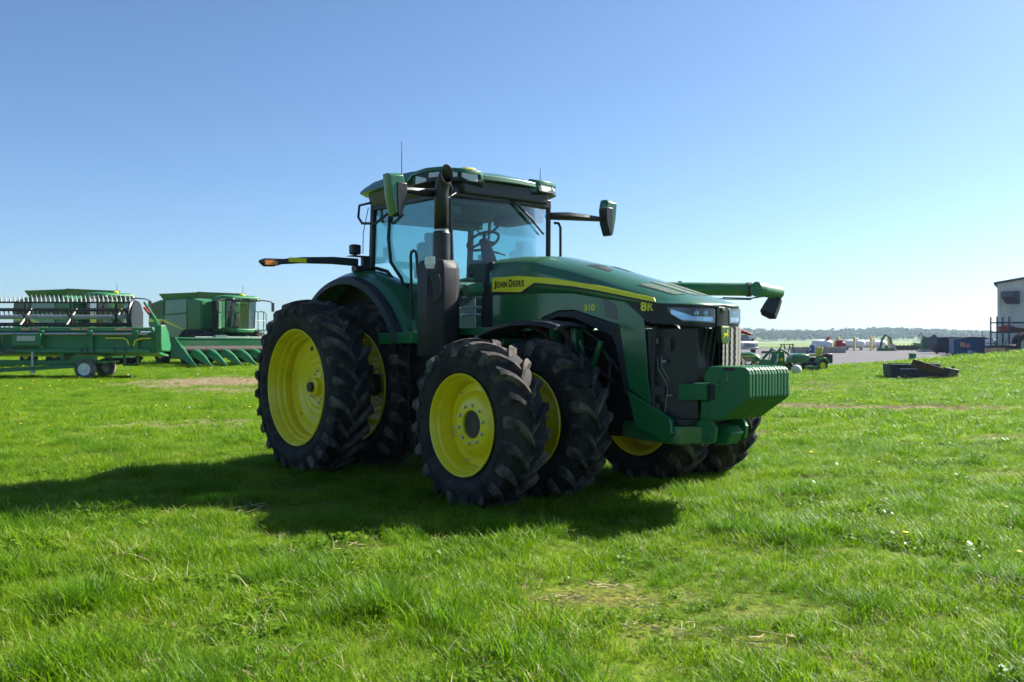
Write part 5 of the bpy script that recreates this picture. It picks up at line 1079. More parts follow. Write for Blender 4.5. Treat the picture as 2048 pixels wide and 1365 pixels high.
# cutting platform with reel on a transport trailer (seen from behind)
def platform_head(loc, rz):
    H = thing('cutting_platform', 'long green cutting platform with a tined reel carried on a trailer', 'combine header', loc, rz)
    L = -11.0          # runs to -x from the right hand end at x = 0
    def P(nm, mb, m, parent=H, **k): return mb.build(nm, m, parent, **k)
    mb = MB(); mb.prism([(-.05, .95), (.03, .98), (.14, 1.35), (.12, 1.72), (-.02, 1.72), (.02, 1.35)], 'x', L, -.25); P('back_sheet', mb, 'green_far', bevel=.01)
    mb = MB(); mb.boxb(L, -.3, -.10, .12, 1.75, 1.90); P('top_beam', mb, 'green_pale', bevel=.02)
    mb = MB(); mb.cyl((L, -.14, 1.66), (-.45, -.14, 1.66), .055, n=12); P('drive_shaft', mb, 'silver_tube')
    mb = MB(); mb.cyl((L, -.05, 1.02), (-.4, -.05, 1.02), .10, n=14); P('lower_tube', mb, 'green_pale')
    mb = MB(); mb.prism([(.1, .95), (1.5, .80), (1.5, .86), (.1, 1.05)], 'x', L, -.25); P('floor_pan', mb, 'green_far')
    for x in (-.9, -2.55, -4.3, -6.2, -8.2, -10.0):
        mb = MB(); mb.prism([(-.13, 1.0), (-.05, .95), (.02, 1.7), (-.05, 1.92), (-.13, 1.85)], 'x', x-.09, x+.09); P('rib', mb, 'green_far', bevel=.015)
        mb = MB(); mb.box((x, -.15, 1.70), (.20, .16, .18)); P('shaft_bearing', mb, 'green_far', bevel=.03)
    for x, c in ((-3.1, 'amber'), (-2.72, 'red_lamp'), (-1.5, 'amber'), (-1.2, 'red_lamp'), (-4.9, 'amber'), (-4.5, 'red_lamp')):
        mb = MB(); mb.boxb(x-.16, x+.16, -.108, -.101, 1.80, 1.87); P('reflector', mb, 'label_pale_orange' if c == 'amber' else 'label_pale_red')
    for pth in ([(-2.0, -.12, 1.50), (-1.35, -.14, 1.50), (-1.2, -.14, 1.42), (-1.15, -.14, 1.25)], [(-.35, -.12, 1.50), (-.75, -.14, 1.48), (-.92, -.14, 1.40), (-.98, -.14, 1.22)]):
        mb = MB(); mb.tube(pth, .025, 6); P('yellow_hose', mb, 'decal_yellow')
    for x in (-2.9, -2.7, -2.45, -1.7, -1.3):
        mb = MB(); mb.tube([(x, -.14, 1.15), (x+.06, -.18, 1.07), (x+.1, -.12, .95)], .018, 5); P('clamp', mb, 'hose')
    for e in (0, 1):
        x = 0.0 if e == 0 else L; mb = MB(); mb.prism([(-.35, 1.02), (-.40, 1.3), (-.35, 1.98), (.1, 2.0), (.45, 1.7), (.7, 1.2), (.6, 1.0)], 'x', x-.12, x+.12); P('end_shield', mb, 'green_far', bevel=.04)
    mb = MB(); mb.tube([(-.2, .3, 2.0), (-.9, .75, 2.85)], .05, 8); mb.tube([(-.15, .2, 1.9), (-.6, .5, 2.4)], .035, 8); P('reel_arm', mb, 'green_far')
    mb = MB(); mb.tube([(-.62, .45, 2.42), (-.85, .6, 2.65)], .05, 8); P('lift_cylinder', mb, 'red_paint')
    # gearbox, controls and loose hoses at the left
    GB = part('control_box', H)
    mb = MB(); mb.boxb(-5.3, -4.25, -.32, -.12, 1.22, 1.66); P('box', mb, 'green_far', GB, bevel=.02)
    mb = MB(); mb.boxb(-5.1, -4.45, -.335, -.322, 1.40, 1.58); P('label_panel', mb, 'label_grey', GB)
    mb = MB(); mb.box((-6.6, -.3, 1.35), (.7, .35, .55)); mb.cyl((-6.2, -.45, 1.2), (-6.2, -.1, 1.2), .28); mb.cyl((-7.2, -.4, 1.55), (-7.2, -.1, 1.55), .22); P('gearbox', mb, 'green_far', GB, bevel=.03)
    rr = random.Random(4)
    for k in range(9):
        x = -6.9 + k*.16; mb = MB(); mb.tube([(x, -.35, 1.75-rr.uniform(0, .2)), (x+rr.uniform(-.1, .2), -.48, 1.3), (x+rr.uniform(0, .4), -.42, .92), (x+rr.uniform(.3, .7), -.3, 1.0+rr.uniform(0, .2))], .016, 5); P('hose', mb, 'hose' if k % 3 else 'silver_tube', GB)
    # reel
    RE = part('reel', H); ra, rz_, rr_ = .95, 2.30, .56
    mb = MB(); mb.cyl((L, ra, rz_), (-1.3, ra, rz_), .085, n=12); P('reel_tube', mb, 'silver_tube', RE)
    mb = MB(); mb.cyl((-1.42, ra, rz_), (-1.24, ra, rz_), .62, n=26); mb.lathe([(.62, -1.30), (.66, -1.33), (.66, -1.39), (.62, -1.42)], (0, ra, rz_), 'x', 26); P('reel_end_disc', mb, 'black_satin', RE)
    angs = [95, 155, 215, 275, 335, 35]
    for a in angs:
        y, z = ra + rr_*math.cos(R(a)), rz_ + rr_*math.sin(R(a)); mb = MB(); mb.cyl((L, y, z), (-1.3, y, z), .036, n=8); P('tine_bar', mb, 'black_satin', RE)
        for x in (-2.0, -3.7, -5.4, -7.1, -8.8):
            mb = MB(); mb.tube([(x, ra, rz_), (x, y, z)], .05, 6); P('spider_arm', mb, 'black_satin', RE)
        up = a in (95,); tm = tine_mesh(); n = int((-1.3-L)/.165)
        for k in range(n):
            x = L + .1 + k*.165
            o = link('tine', TINE if up else TINE_D, RE, loc=(x, y, z), rot=(0 if up else 180, 0, 0), scale=(1.3, 1.2, 1.0) if up else (1, 1, .75))
    # trailer
    T = part('trailer', H)
    for y in (-.15, .9):
        mb = MB(); mb.boxb(L-1.5, -2.6, y-.06, y+.06, .52, .68); P('trailer_rail', mb, 'green_far', T, bevel=.01)
    mb = MB(); mb.prism([(-8, .30), (-2.6, .56), (-2.6, .44), (-8, .12)], 'y', -.42, -.36); mb.boxb(-3.3, -2.0, -.42, 1.2, .58, .66); mb.boxb(-3.1, -2.2, -.45, -.36, .62, .86); P('trailer_frame', mb, 'green_far', T, bevel=.01)
    mb = MB(); mb.tube([(-4.55, -.3, .35), (-4.55, -.3, 1.0)], .05, 8); mb.cyl((-4.55, -.3, .22), (-4.55, -.3, .36), .10, n=10); P('jack', mb, 'silver_tube', T)
    for x in (-3.6, -7.5, -9.5): mb = MB(); mb.boxb(x-.06, x+.06, -.1, .9, .60, 1.0); P('cradle', mb, 'green_far', T, bevel=.01)
    mb = MB(); mb.boxb(-1.75, -1.2, .9, 1.0, .45, .52); mb.boxb(-1.75, -1.70, .9, 1.0, .45, 1.0); mb.boxb(-1.25, -1.20, .9, 1.0, .45, 1.0); P('step', mb, 'green_far', T)
    mb = MB(); mb.boxb(-4.05, -3.65, -.165, -.152, .56, .64); P('amber_strip', mb, 'decal_yellow', T)
    for x, y in ((-2.55, -.55), (-2.55, 1.3), (-9.9, -.55), (-9.9, 1.3)):
        w = part('trailer_wheel', T, (x, y, .37), (1, 1 if y < 0 else -1, 1)); mb = MB()
        mb.lathe([(.22, .11), (.30, .12), (.355, .10), (.37, .06), (.37, -.06), (.355, -.10), (.30, -.12), (.22, -.11)], n=30); P('tyre', mb, 'rubber_worn', w)
        mb = MB(); mb.lathe([(.225, -.11), (.215, -.115), (.20, -.06), (.12, -.05), (.10, -.08), (.06, -.09), (.055, -.13), (.001, -.135)], n=24); P('rim', mb, 'white_paint', w)
    return H
mat('rubber_worn', (0.10, 0.09, 0.08), 0.9, var=0.2, dirt=(0.28, 0.24, 0.19), damt=0.6)
mat('label_pale_orange', (0.75, 0.35, 0.18), 0.5); mat('label_pale_red', (0.65, 0.22, 0.20), 0.5); mat('label_grey', (0.45, 0.48, 0.45), 0.5, var=0.3, vscale=8)
TINE = None
mat('tine_grey', (0.55, 0.55, 0.52), 0.5)
def tine_mesh():
    global TINE, TINE_D
    if TINE is None:
        mb = MB(); mb.tube([(0, 0, 0), (0, -.02, .12), (0, -.07, .27)], [.03, .022, .006], 5); TINE = mb.mesh('tine', 'tine_grey'); TINE_D = mb.mesh('tine', 'black_satin')
    return TINE
platform_head((-12.95, 34.2, gzf(-12.35, 34.2) - .02), 2)
# ------------------------------------------------------------------ things in and around the gravel yard on the right
ZY = 0.212
def yx(px, y): return (px - 1024) / 1850 * y
mat('siding', (0.80, 0.75, 0.64), 0.6, var=0.06, dirt=(0.35, 0.31, 0.25), dscale=0.5, damt=0.3)
mat('roof_dark', (0.07, 0.05, 0.045), 0.6)
mat('blue_dark', (0.015, 0.035, 0.085), 0.5, var=0.2, dirt=(0.06, 0.05, 0.05), dscale=2, damt=0.5)
mat('blue_mid', (0.03, 0.11, 0.24), 0.5, var=0.15, dirt=(0.07, 0.09, 0.12), dscale=2, damt=0.5)
mat('rack_blue', (0.03, 0.05, 0.11), 0.5)
mat('cardboard', (0.40, 0.26, 0.14), 0.9, var=0.15)
mat('concrete', (0.42, 0.39, 0.35), 0.95, var=0.15, dirt=(0.22, 0.2, 0.18), dscale=1.5, damt=0.5)
mat('bollard_yellow', (0.85, 0.66, 0.20), 0.6, var=0.1)
mat('car_grey', (0.10, 0.13, 0.16), 0.25, coat=0.6)
mat('rust', (0.10, 0.055, 0.035), 0.85, var=0.4, vscale=8, dirt=(0.03, 0.025, 0.02), dscale=4, damt=0.7)
mat('bucket_black', (0.014, 0.016, 0.022), 0.45, var=0.3, dirt=(0.06, 0.05, 0.045), dscale=6, damt=0.4)
mat('timber', (0.16, 0.11, 0.07), 0.9, var=0.3)
mat('stone_white', (0.62, 0.6, 0.55), 0.8, var=0.15, vscale=10)
mat('seat_yellow', (0.62, 0.50, 0.06), 0.6)

# metal shed with ribbed sheets
SX, SY, EV = 42.5, 81.0, 6.35
SH = thing('metal_shed', 'beige ribbed metal shed with a hood vent at the right edge', 'shed', (SX, SY, ZY), -30)
mb = MB(); mb.boxb(.05, 22, .05, 30, 0, EV); mb.prism([(.05, EV), (11, EV+1.8), (21.95, EV)], 'y', .05, 29.95); mb.build('frame_wall', 'siding', SH)
for k in range(8):
    mb = MB(); v = []
    for q in range(11):
        for dx, d in ((0, 0), (.15, 0), (.165, -.08), (.225, -.08), (.25, 0)):
            x = q*.25+dx; X_ = k*2.75+x; v += [(x, d, 0), (x, d, EV+.1636*min(X_, 22-X_))]
    mb.add(v, [(2*a, 2*a+2, 2*a+3, 2*a+1) for a in range(len(v)//2-1)]); mb.build('wall_sheet', 'siding', SH, smooth=0, loc=(k*2.75, 0, 0))
mb = MB(); mb.prism([(-.28, EV-.10), (11, EV+1.78), (22.3, EV-.10), (22.3, EV+.08), (11, EV+1.96), (-.28, EV+.08)], 'y', -.25, 30.3); mb.build('roof', 'roof_dark', SH)
VN = part('vent_hood', SH); mat('vent_grey', (0.07, 0.085, 0.12), 0.35)
mb = MB(); mb.loft([[(x0, y_, z0), (x1, y_, z0), (x1, y_, z1), (x0, y_, z1)] for y_, x0, x1, z0, z1 in ((-.05, .75, 1.75, EV-1.9, EV-.7), (-.45, .60, 1.70, EV-1.75, EV-.72), (-1.0, .30, 1.25, EV-1.25, EV-.80))]); mb.build('hood', 'vent_grey', VN, bevel=.02)
mb = MB(); mb.boxb(.70, 1.80, -.12, -.06, EV-1.94, EV-.66); mb.build('flange', 'siding', VN)
RX, RY = yx(1994, 76), 76.0
RK = thing('storage_rack', 'dark blue open storage rack standing in front of the beige shed', 'rack', (RX, RY, ZY))
for x in (0, 1.0, 4.4):
    for y in (0, 1.0): mb = MB(); mb.boxb(x-.05, x+.05, y-.04, y+.04, 0, 3.3); mb.build('upright', 'rack_blue', RK)
for z in (1.95, 2.75):
    for y in (0, 1.0): mb = MB(); mb.boxb(-.05, 4.4, y-.045, y+.03, z, z+.11); mb.build('beam', 'black_satin', RK)
    mb = MB(); mb.boxb(0, 4.4, .06, .94, z+.07, z+.10); mb.build('shelf', 'timber', RK)
for x in (0, 1.0):
    mb = MB(); mb.tube([(x, 0, .2), (x, 1, 1.8)], .02, 5); mb.tube([(x, 1, .2), (x, 0, 1.8)], .02, 5); mb.build('brace', 'rack_blue', RK)
IM = thing('red_implement', 'rusty red implement frame lying on the rack shelf', 'implement', (RX+.65, RY+.4, ZY+2.05))
mb = MB(); mb.boxb(-.2, .5, -.3, .3, 0, .36); mb.cyl((.1, -.35, .26), (.1, .35, .26), .18); mb.build('gearbox', 'red_paint', IM, bevel=.03)
mb = MB(); mb.prism([(.4, .02), (2.6, .02), (2.6, .2), (.4, .42)], 'y', -.25, .25); mb.build('frame', 'rust', IM, bevel=.03)
mb = MB(); mb.tube([(-.3, .1, .35), (.6, .1, .55), (1.2, .0, .3)], .05, 6); mb.build('arm', 'red_paint', IM)
TY = thing('spare_wheel', 'big black lugged tyre leaning by the rack at the picture edge', 'tyre', (yx(2046, 74), 74, ZY)); o = link('tread', FTY, TY, loc=(0, 0, .97)); o.rotation_euler = (0, 0, R(20))
BN = thing('black_bin', 'black bin standing under the storage rack', 'bin', (yx(2013, 73), 73, ZY))
mb = MB(); mb.prism([(-.4, 0), (.4, 0), (.5, .9), (-.5, .9)], 'y', -.4, .4); mb.build('body', 'black_plastic', BN, bevel=.04); mb = MB(); mb.boxb(-.53, .53, -.45, .45, .9, .98); mb.build('lid', 'black_plastic', BN, bevel=.03)
for k, (px, w, h, lab) in enumerate(((1982, .62, .72, 'left cardboard box on the gravel beside the grey car'), (1998, .55, .70, 'right cardboard box next to the black bin'))):
    o = thing('cardboard_box', lab, 'box', (yx(px, 71), 71, ZY), 0, 'cardboard boxes by the shed'); mb = MB(); mb.boxb(-w/2, w/2, -.4, .4, 0, h); mb.build('carton', 'cardboard', o, bevel=.02)
    mb = MB(); mb.boxb(-w/2+.02, w/2-.02, -.05, .05, h, h+.01); mb.build('tape', 'timber', o)
PT = thing('leaning_board', 'brown wooden board leaning against the rack upright', 'board', (yx(1993, 75), 75, ZY)); mb = MB(); mb.prism([(-.45, 0), (.05, 0), (.05, 1.35), (-.05, 1.3)], 'y', -.06, 0); mb.build('plank', 'timber', PT)

# waste containers
def rolloff(name, label, loc, rz, L, W, H, m, slope, lids):
    D = thing(name, label, 'dumpster', loc, rz)
    mb = MB(); mb.prism([(-L/2+slope, .12), (L/2, .12), (L/2, H), (-L/2, H), (-L/2, H*.55)], 'y', -W/2, W/2); mb.build('body', m, D, bevel=.02)
    n = 7
    for k in range(n):
        x = -L/2+slope+.3+(L-slope-.6)*k/(n-1)
        for s in (-1, 1): mb = MB(); mb.boxb(x-.05, x+.05, min(s*W/2, s*(W/2+.06)), max(s*W/2, s*(W/2+.06)), .15, H-.05); mb.build('stiffener', m, D)
    mb = MB(); mb.boxb(-L/2-.04, L/2+.04, -W/2-.05, W/2+.05, H-.05, H+.06); mb.build('rim', m, D, bevel=.02)
    if lids:
        for s in (-1, 1): mb = MB(); mb.prism([(-L/2, H+.06), (0 if s < 0 else 0, H+.14), (L/2, H+.06)], 'y', min(0.02*s, s*W/2), max(.02*s, s*W/2)); mb.build('lid', 'black_plastic', D, bevel=.01)
    for x in (-L/2+slope+.2, L/2-.2):
        for s in (-1, 1): mb = MB(); mb.cyl((x, s*(W/2-.1), .09), (x, s*(W/2-.2), .09), .10); mb.build('roller', 'dark_steel', D)
    return D
rolloff('waste_container', 'long dark navy waste container with sloping front, behind the lighter blue one', (yx(1910, 92), 92, ZY), 4, 4.9, 2.2, 1.62, 'blue_dark', .9, False)
D2 = rolloff('waste_container', 'shorter mid blue waste container in front of the navy one', (yx(1933, 86), 86, ZY), -14, 2.6, 1.9, 1.42, 'blue_mid', .0, True)
mb = MB(); mb.boxb(-.75, -.35, -.96-.07, -.955-.05, .75, 1.15); mb.build('warning_label', 'label_pale_orange', D2)
mb = MB(); mb.cyl((-.1, -.97-.06, .85), (-.1, -.96-.04, .85), .22, n=16); mb.build('round_logo', 'label_pale_red', D2)
SG = thing('white_sign_board', 'small white board standing on the ground before the blue container', 'sign', (yx(1940, 78), 78, ZY)); mb = MB(); mb.boxb(-.19, .19, -.02, .02, .05, .50); mb.build('board', 'white_paint', SG); mb = MB(); mb.boxb(-.15, .15, -.026, -.021, .30, .42); mb.build('notice', 'label_grey', SG); mb = MB(); mb.boxb(-.18, -.14, -.02, .15, 0, .06); mb.boxb(.14, .18, -.02, .15, 0, .06); mb.build('foot', 'white_paint', SG)

# road vehicles
def car_body(T, m, pick=False):
    rings = []
    prof = [(-2.4, .55, .95, .80), (-2.3, .42, 1.02, .88), (-1.3, .38, 1.05, .92), (.6, .36, 1.04, .93), (1.6, .38, .95, .90), (2.25, .42, .82, .84), (2.38, .50, .70, .70)] if not pick else [(-2.9, .6, 1.25, .92), (-2.8, .55, 1.30, .98), (-.9, .5, 1.30, 1.0), (1.2, .5, 1.28, 1.0), (2.6, .5, 1.24, .98), (2.8, .52, 1.12, .94), (2.86, .55, .9, .9)]
    for x, z0, z1, w in prof: rings.append([(x, -w*.9, z0), (x, -w, z0+.15), (x, -w, z1-.12), (x, -w*.86, z1), (x, w*.86, z1), (x, w, z1-.12), (x, w, z0+.15), (x, w*.9, z0)])
    mb = MB(); mb.loft(rings); mb.build('body', m, T, bevel=.02)
    cab = [(-1.9, 1.02, .72, 1.04), (-1.2, 1.42, .62, 1.03), (.3, 1.45, .62, 1.03), (1.1, 1.02, .74, 1.02)] if not pick else [(-.75, 1.9, .72, 1.28), (-.6, 1.93, .74, 1.28), (.7, 1.92, .74, 1.28), (1.5, 1.27, .84, 1.26)]
    mb = MB(); mb.loft([[(x, -w*1.15, zb), (x, -w, zt), (x, w, zt), (x, w*1.15, zb)] for x, zt, w, zb in cab]); gh = mb.build('glasshouse', 'car_glass', T, bevel=.02)
    xa, xb = (-1.15, .25) if not pick else (-.68, .62); zt = 1.44 if not pick else 1.925
    mb = MB(); mb.boxb(xa, xb, -.60 if not pick else -.72, .60 if not pick else .72, zt, zt+.04); mb.build('roof_skin', m, T, bevel=.015)
    wr, xs = (.33, (-1.45, 1.45)) if not pick else (.40, (-1.8, 1.85)); yw = .78 if not pick else .86
    for x in xs:
        for s in (-1, 1):
            w = part('wheel', T, (x, s*yw, wr), (1, -s, 1)); mb = MB(); mb.lathe([(wr*.62, .11), (wr*.95, .11), (wr, .07), (wr, -.07), (wr*.95, -.11), (wr*.62, -.115)], n=24); mb.build('tyre', 'rubber_far', w)
            mb = MB(); mb.lathe([(wr*.64, -.10), (wr*.6, -.06), (wr*.2, -.09), (.001, -.09)], n=18); mb.build('rim', 'silver_tube', w)
    return T
mat('car_glass', (0.02, 0.03, 0.035), 0.06, coat=0.8)
T = thing('pickup_truck', 'white pickup truck facing the camera, half hidden behind the front weights', 'pickup', (yx(1474, 92), 92, ZY), -80); car_body(T, 'white_paint', True)
mb = MB(); mb.boxb(2.84, 2.90, -.55, .55, .72, 1.08); g = mb.build('grille', 'silver_tube', T, bevel=.02)
for k in range(3): mb = MB(); mb.boxb(2.895, 2.91, -.5, .5, .76+k*.11, .80+k*.11); mb.build('grille_gap', 'black_satin', g)
for s in (-1, 1):
    mb = MB(); mb.boxb(2.80, 2.88, min(s*.60, s*.92), max(s*.60, s*.92), .85, 1.10); mb.build('headlight', 'lamp_glass', T, bevel=.02)
    mb = MB(); mb.boxb(1.1, 1.3, min(s*1.02, s*1.25), max(s*1.02, s*1.25), 1.30, 1.55); mb.build('mirror', 'black_satin', T, bevel=.03)
mb = MB(); mb.boxb(2.82, 3.0, -.95, .95, .48, .68); mb.build('bumper', 'silver_tube', T, bevel=.04)
T = thing('car', 'dark grey car parked between the blue containers and the shed', 'car', (yx(1972, 95), 95, ZY), -100); car_body(T, 'car_grey')
for s in (-1, 1): mb = MB(); mb.boxb(2.25, 2.36, min(s*.5, s*.8), max(s*.5, s*.8), .62, .76); mb.build('headlight', 'lamp_glass', T, bevel=.02)
T = thing('compact_tractor', 'small red compact tractor with a black roll bar behind the grey car', 'tractor', (yx(1979, 104), 104, ZY), -90)
mb = MB(); mb.boxb(-.4, 1.6, -.3, .3, .6, 1.25); mb.build('hood', 'red_paint', T, bevel=.06); mb = MB(); mb.tube([(-.6, -.5, .8), (-.65, -.5, 2.45), (-.65, .5, 2.45), (-.6, .5, .8)], .04, 8); mb.build('roll_bar', 'black_satin', T)
mb = MB(); mb.box((-.4, 0, 1.1), (.5, .5, .15)); mb.box((-.65, 0, 1.4), (.12, .5, .5)); mb.build('seat', 'black_plastic', T, bevel=.05)
for x, r in ((-.5, .62), (1.2, .36)):
    for s in (-1, 1): mb = MB(); mb.cyl((x, s*.62, r), (x, s*.88, r), r, n=24); mb.build('wheel', 'rubber_far', T, bevel=.05)

# propane tanks, bollards, concrete blocks and pump trailer
def tank(px, y, L, r, lab, rz=0):
    T = thing('propane_tank', lab, 'gas tank', (yx(px, y), y, ZY), rz, 'white gas tanks in the yard')
    mb = MB(); mb.lathe([(.001, -L/2), (r*.5, -L/2+.06), (r*.86, -L/2+.2), (r, -L/2+.45), (r, L/2-.45), (r*.86, L/2-.2), (r*.5, L/2-.06), (.001, L/2)], (0, 0, r+.35), 'x', 28); mb.build('vessel', 'white_paint', T, smooth=60)
    for x in (-L*.3, L*.3): mb = MB(); mb.boxb(x-.08, x+.08, -r*.7, r*.7, 0, .55); mb.build('saddle', 'concrete', T)
    mb = MB(); mb.lathe([(.25, 2*r+.3), (.25, 2*r+.5), (.12, 2*r+.58), (.001, 2*r+.6)], (L*.12, 0, 0), 'z', 16); mb.build('valve_dome', 'white_paint', T)
    return T
tank(1741, 128, 4.4, .52, 'longer white gas tank on the right behind the bollards', 3)
tank(1708, 126, 3.0, .55, 'shorter white gas tank on the left of the pair', -6)
for px, h, lab in ((1677, 1.9, 'leftmost of the yellow bollards, beside the red pump trailer'), (1708.5, 1.9, 'yellow bollard before the left end of the white tanks'), (1742, 1.9, 'front yellow bollard of the close pair before the long tank'), (1747, 2.0, 'rear yellow bollard of the close pair behind the long tank'), (1778, 1.9, 'rightmost yellow bollard past the end of the long tank')):
    d = 133 if 'rear' in lab or 'leftmost' in lab else 121
    B = thing('bollard', lab, 'bollard', (yx(px, d), d, ZY), 0, 'yellow bollards round the gas tanks'); mb = MB(); mb.lathe([(.155, 0), (.155, h-.12), (.12, h-.03), (.001, h)], axis='z', n=16); mb.build('post', 'bollard_yellow', B); mb = MB(); mb.lathe([(.26, 0), (.26, .05), (.16, .06)], axis='z', n=16); mb.build('footing', 'concrete', B)
xb0, xb1 = yx(1582, 98), yx(1690, 98); n = 5
for k in range(n):
    w = (xb1-xb0)/n; B = thing('concrete_block', ('leftmost', 'second', 'middle', 'fourth', 'rightmost')[k] + ' concrete block of the low wall before the pump trailer', 'block', (xb0+(k+.5)*w, 98, ZY), 0, 'concrete blocks of the low yard wall')
    mb = MB(); mb.boxb(-w/2+.015, w/2-.015, -.35, .35, 0, .66+.02*(k % 2)); mb.build('block', 'concrete', B, bevel=.03)
DR = thing('drum', 'teal drum standing before the concrete blocks', 'drum', (yx(1625, 96), 96, ZY)); mb = MB(); mb.lathe([(.001, 0), (.28, 0), (.29, .03), (.28, .3), (.295, .32), (.28, .34), (.28, .6), (.295, .62), (.28, .64), (.28, .86), (.26, .88), (.001, .87)], axis='z', n=20); mb.build('shell', 'blue_mid', DR)
PM = thing('pump_trailer', 'red and white tank trailer with pump behind the concrete blocks', 'trailer', (yx(1660, 112), 112, ZY))
mb = MB(); mb.lathe([(.001, -1.4), (.5, -1.3), (.62, -1.0), (.62, .6), (.5, .9), (.001, 1.0)], (-.8, 0, .85), 'x', 20); mb.build('white_tank', 'white_paint', PM)
mb = MB(); mb.lathe([(.001, -.7), (.45, -.62), (.45, -.4), (.45, .4), (.4, .62), (.001, .7)], (1.15, 0, .8), 'x', 20); mb.build('red_tank', 'red_paint', PM)
mb = MB(); mb.boxb(-2.4, 2.0, -.5, .5, .35, .5); mb.build('frame', 'dark_steel', PM); mb = MB(); mb.tube([(-.3, 0, 1.3), (-.2, 0, 1.8), (.0, 0, 1.9), (.2, 0, 1.4)], .05, 6); mb.cyl((-.25, -.2, 1.6), (-.25, .2, 1.6), .18); mb.build('pump', 'red_paint', PM)
mb = MB(); mb.boxb(.75, 1.5, -.3, .3, 1.2, 1.4); mb.build('engine_box', 'red_paint', PM, bevel=.04)
for x in (-.9, .6): mb = MB(); mb.cyl((x, -.75, .35), (x, -.55, .35), .35, n=20); mb.build('wheel', 'rubber_far', PM, bevel=.04)
PB = thing('picnic_table', 'dark wooden picnic table standing left of the concrete blocks', 'table', (yx(1574, 92), 92, ZY), 10)
mb = MB(); mb.boxb(-.6, .6, -.35, .35, .92, .99); mb.build('table_top', 'timber', PB)
for s in (-1, 1):
    mb = MB(); mb.boxb(-.6, .6, min(s*.55, s*.8), max(s*.55, s*.8), .45, .50); mb.build('bench', 'timber', PB)
    mb = MB(); mb.prism([(-.75, 0), (-.6, 0), (-.2, .92), (-.35, .92)], 'x', s*.45-.04, s*.45+.04); mb.prism([(.75, 0), (.6, 0), (.2, .92), (.35, .92)], 'x', s*.45-.04, s*.45+.04); mb.build('leg_frame', 'timber', PB)
TS = thing('timber_stack', 'low stack of timber on the edge of the gravel', 'timber', (yx(1539, 94), 94, ZY))
for k in range(4): mb = MB(); mb.boxb(-.9+.1*k, .9, -.3+.15*k, -.17+.15*k, 0, .22+.05*(k % 2)); mb.build('plank', 'timber', TS)

# implements in a row behind
def implement(px, y, lab, kind):
    I = thing('implement', lab, 'implement', (yx(px, y), y, ZY), 0)
    if kind == 0:      # boom like attachment
        mb = MB(); mb.tube([(-.5, 0, .2), (-.3, 0, 1.3), (.2, 0, 2.1), (.8, 0, 1.7), (1.0, 0, .6)], .16, 8); mb.build('boom', 'green_far', I); mb = MB(); mb.boxb(-.8, 1.2, -.4, .4, 0, .4); mb.build('base', 'green_far', I, bevel=.05)
        mb = MB(); mb.prism([(.7, .0), (1.6, 0), (1.3, .8), (.8, 1.0)], 'y', -.3, .3); mb.build('bucket', 'silver_tube', I)
    elif kind == 1:    # low disc gang
        mb = MB(); mb.boxb(-3.0, 2.6, -.1, .1, .45, .62); mb.boxb(-2.5, 2.2, .5, .7, .45, .62); mb.boxb(1.0, 2.6, -.2, .8, .5, 1.0); mb.build('frame', 'green_far', I, bevel=.03)
        for k in range(10): mb = MB(); mb.cyl((-2.8+k*.55, -.15, .38), (-2.8+k*.55, .0, .38), .36, n=16); mb.build('disc', 'dark_steel', I)
        mb = MB(); mb.tube([(-2.8, 0, .5), (-2.2, 0, 1.2), (-1.7, 0, .6)], .07, 6); mb.tube([(.2, 0, .6), (.8, 0, 1.1), (1.5, 0, .8)], .06, 6); mb.build('hitch', 'decal_yellow', I)
    else:              # upright folded frame
        mb = MB(); mb.prism([(-.5, .3), (.9, .3), (1.3, 1.6), (.9, 2.1), (.3, 1.5), (-.3, 1.9), (-.6, 1.2)], 'y', -.3, .3); mb.build('frame', 'green_far', I, bevel=.05)
        for x in (-.4, 0, .4, .8): mb = MB(); mb.tube([(x, -.35, .2), (x+.05, -.35, 1.7)], .05, 6); mb.build('tine', 'green_pale', I)
        mb = MB(); mb.boxb(-.9, 1.2, -.45, .45, 0, .35); mb.build('base', 'silver_tube', I); mb = MB(); mb.tube([(-.9, 0, 1.9), (-.6, 0, 2.2), (-.3, 0, 1.6)], .06, 6); mb.build('hook', 'dark_steel', I)
implement(1768, 118, 'green bent boom attachment just right of the white tanks', 0)
implement(1816, 124, 'long low green disc implement between boom and blue containers', 1)
implement(1853, 108, 'upright green folded implement left of the navy container', 2)

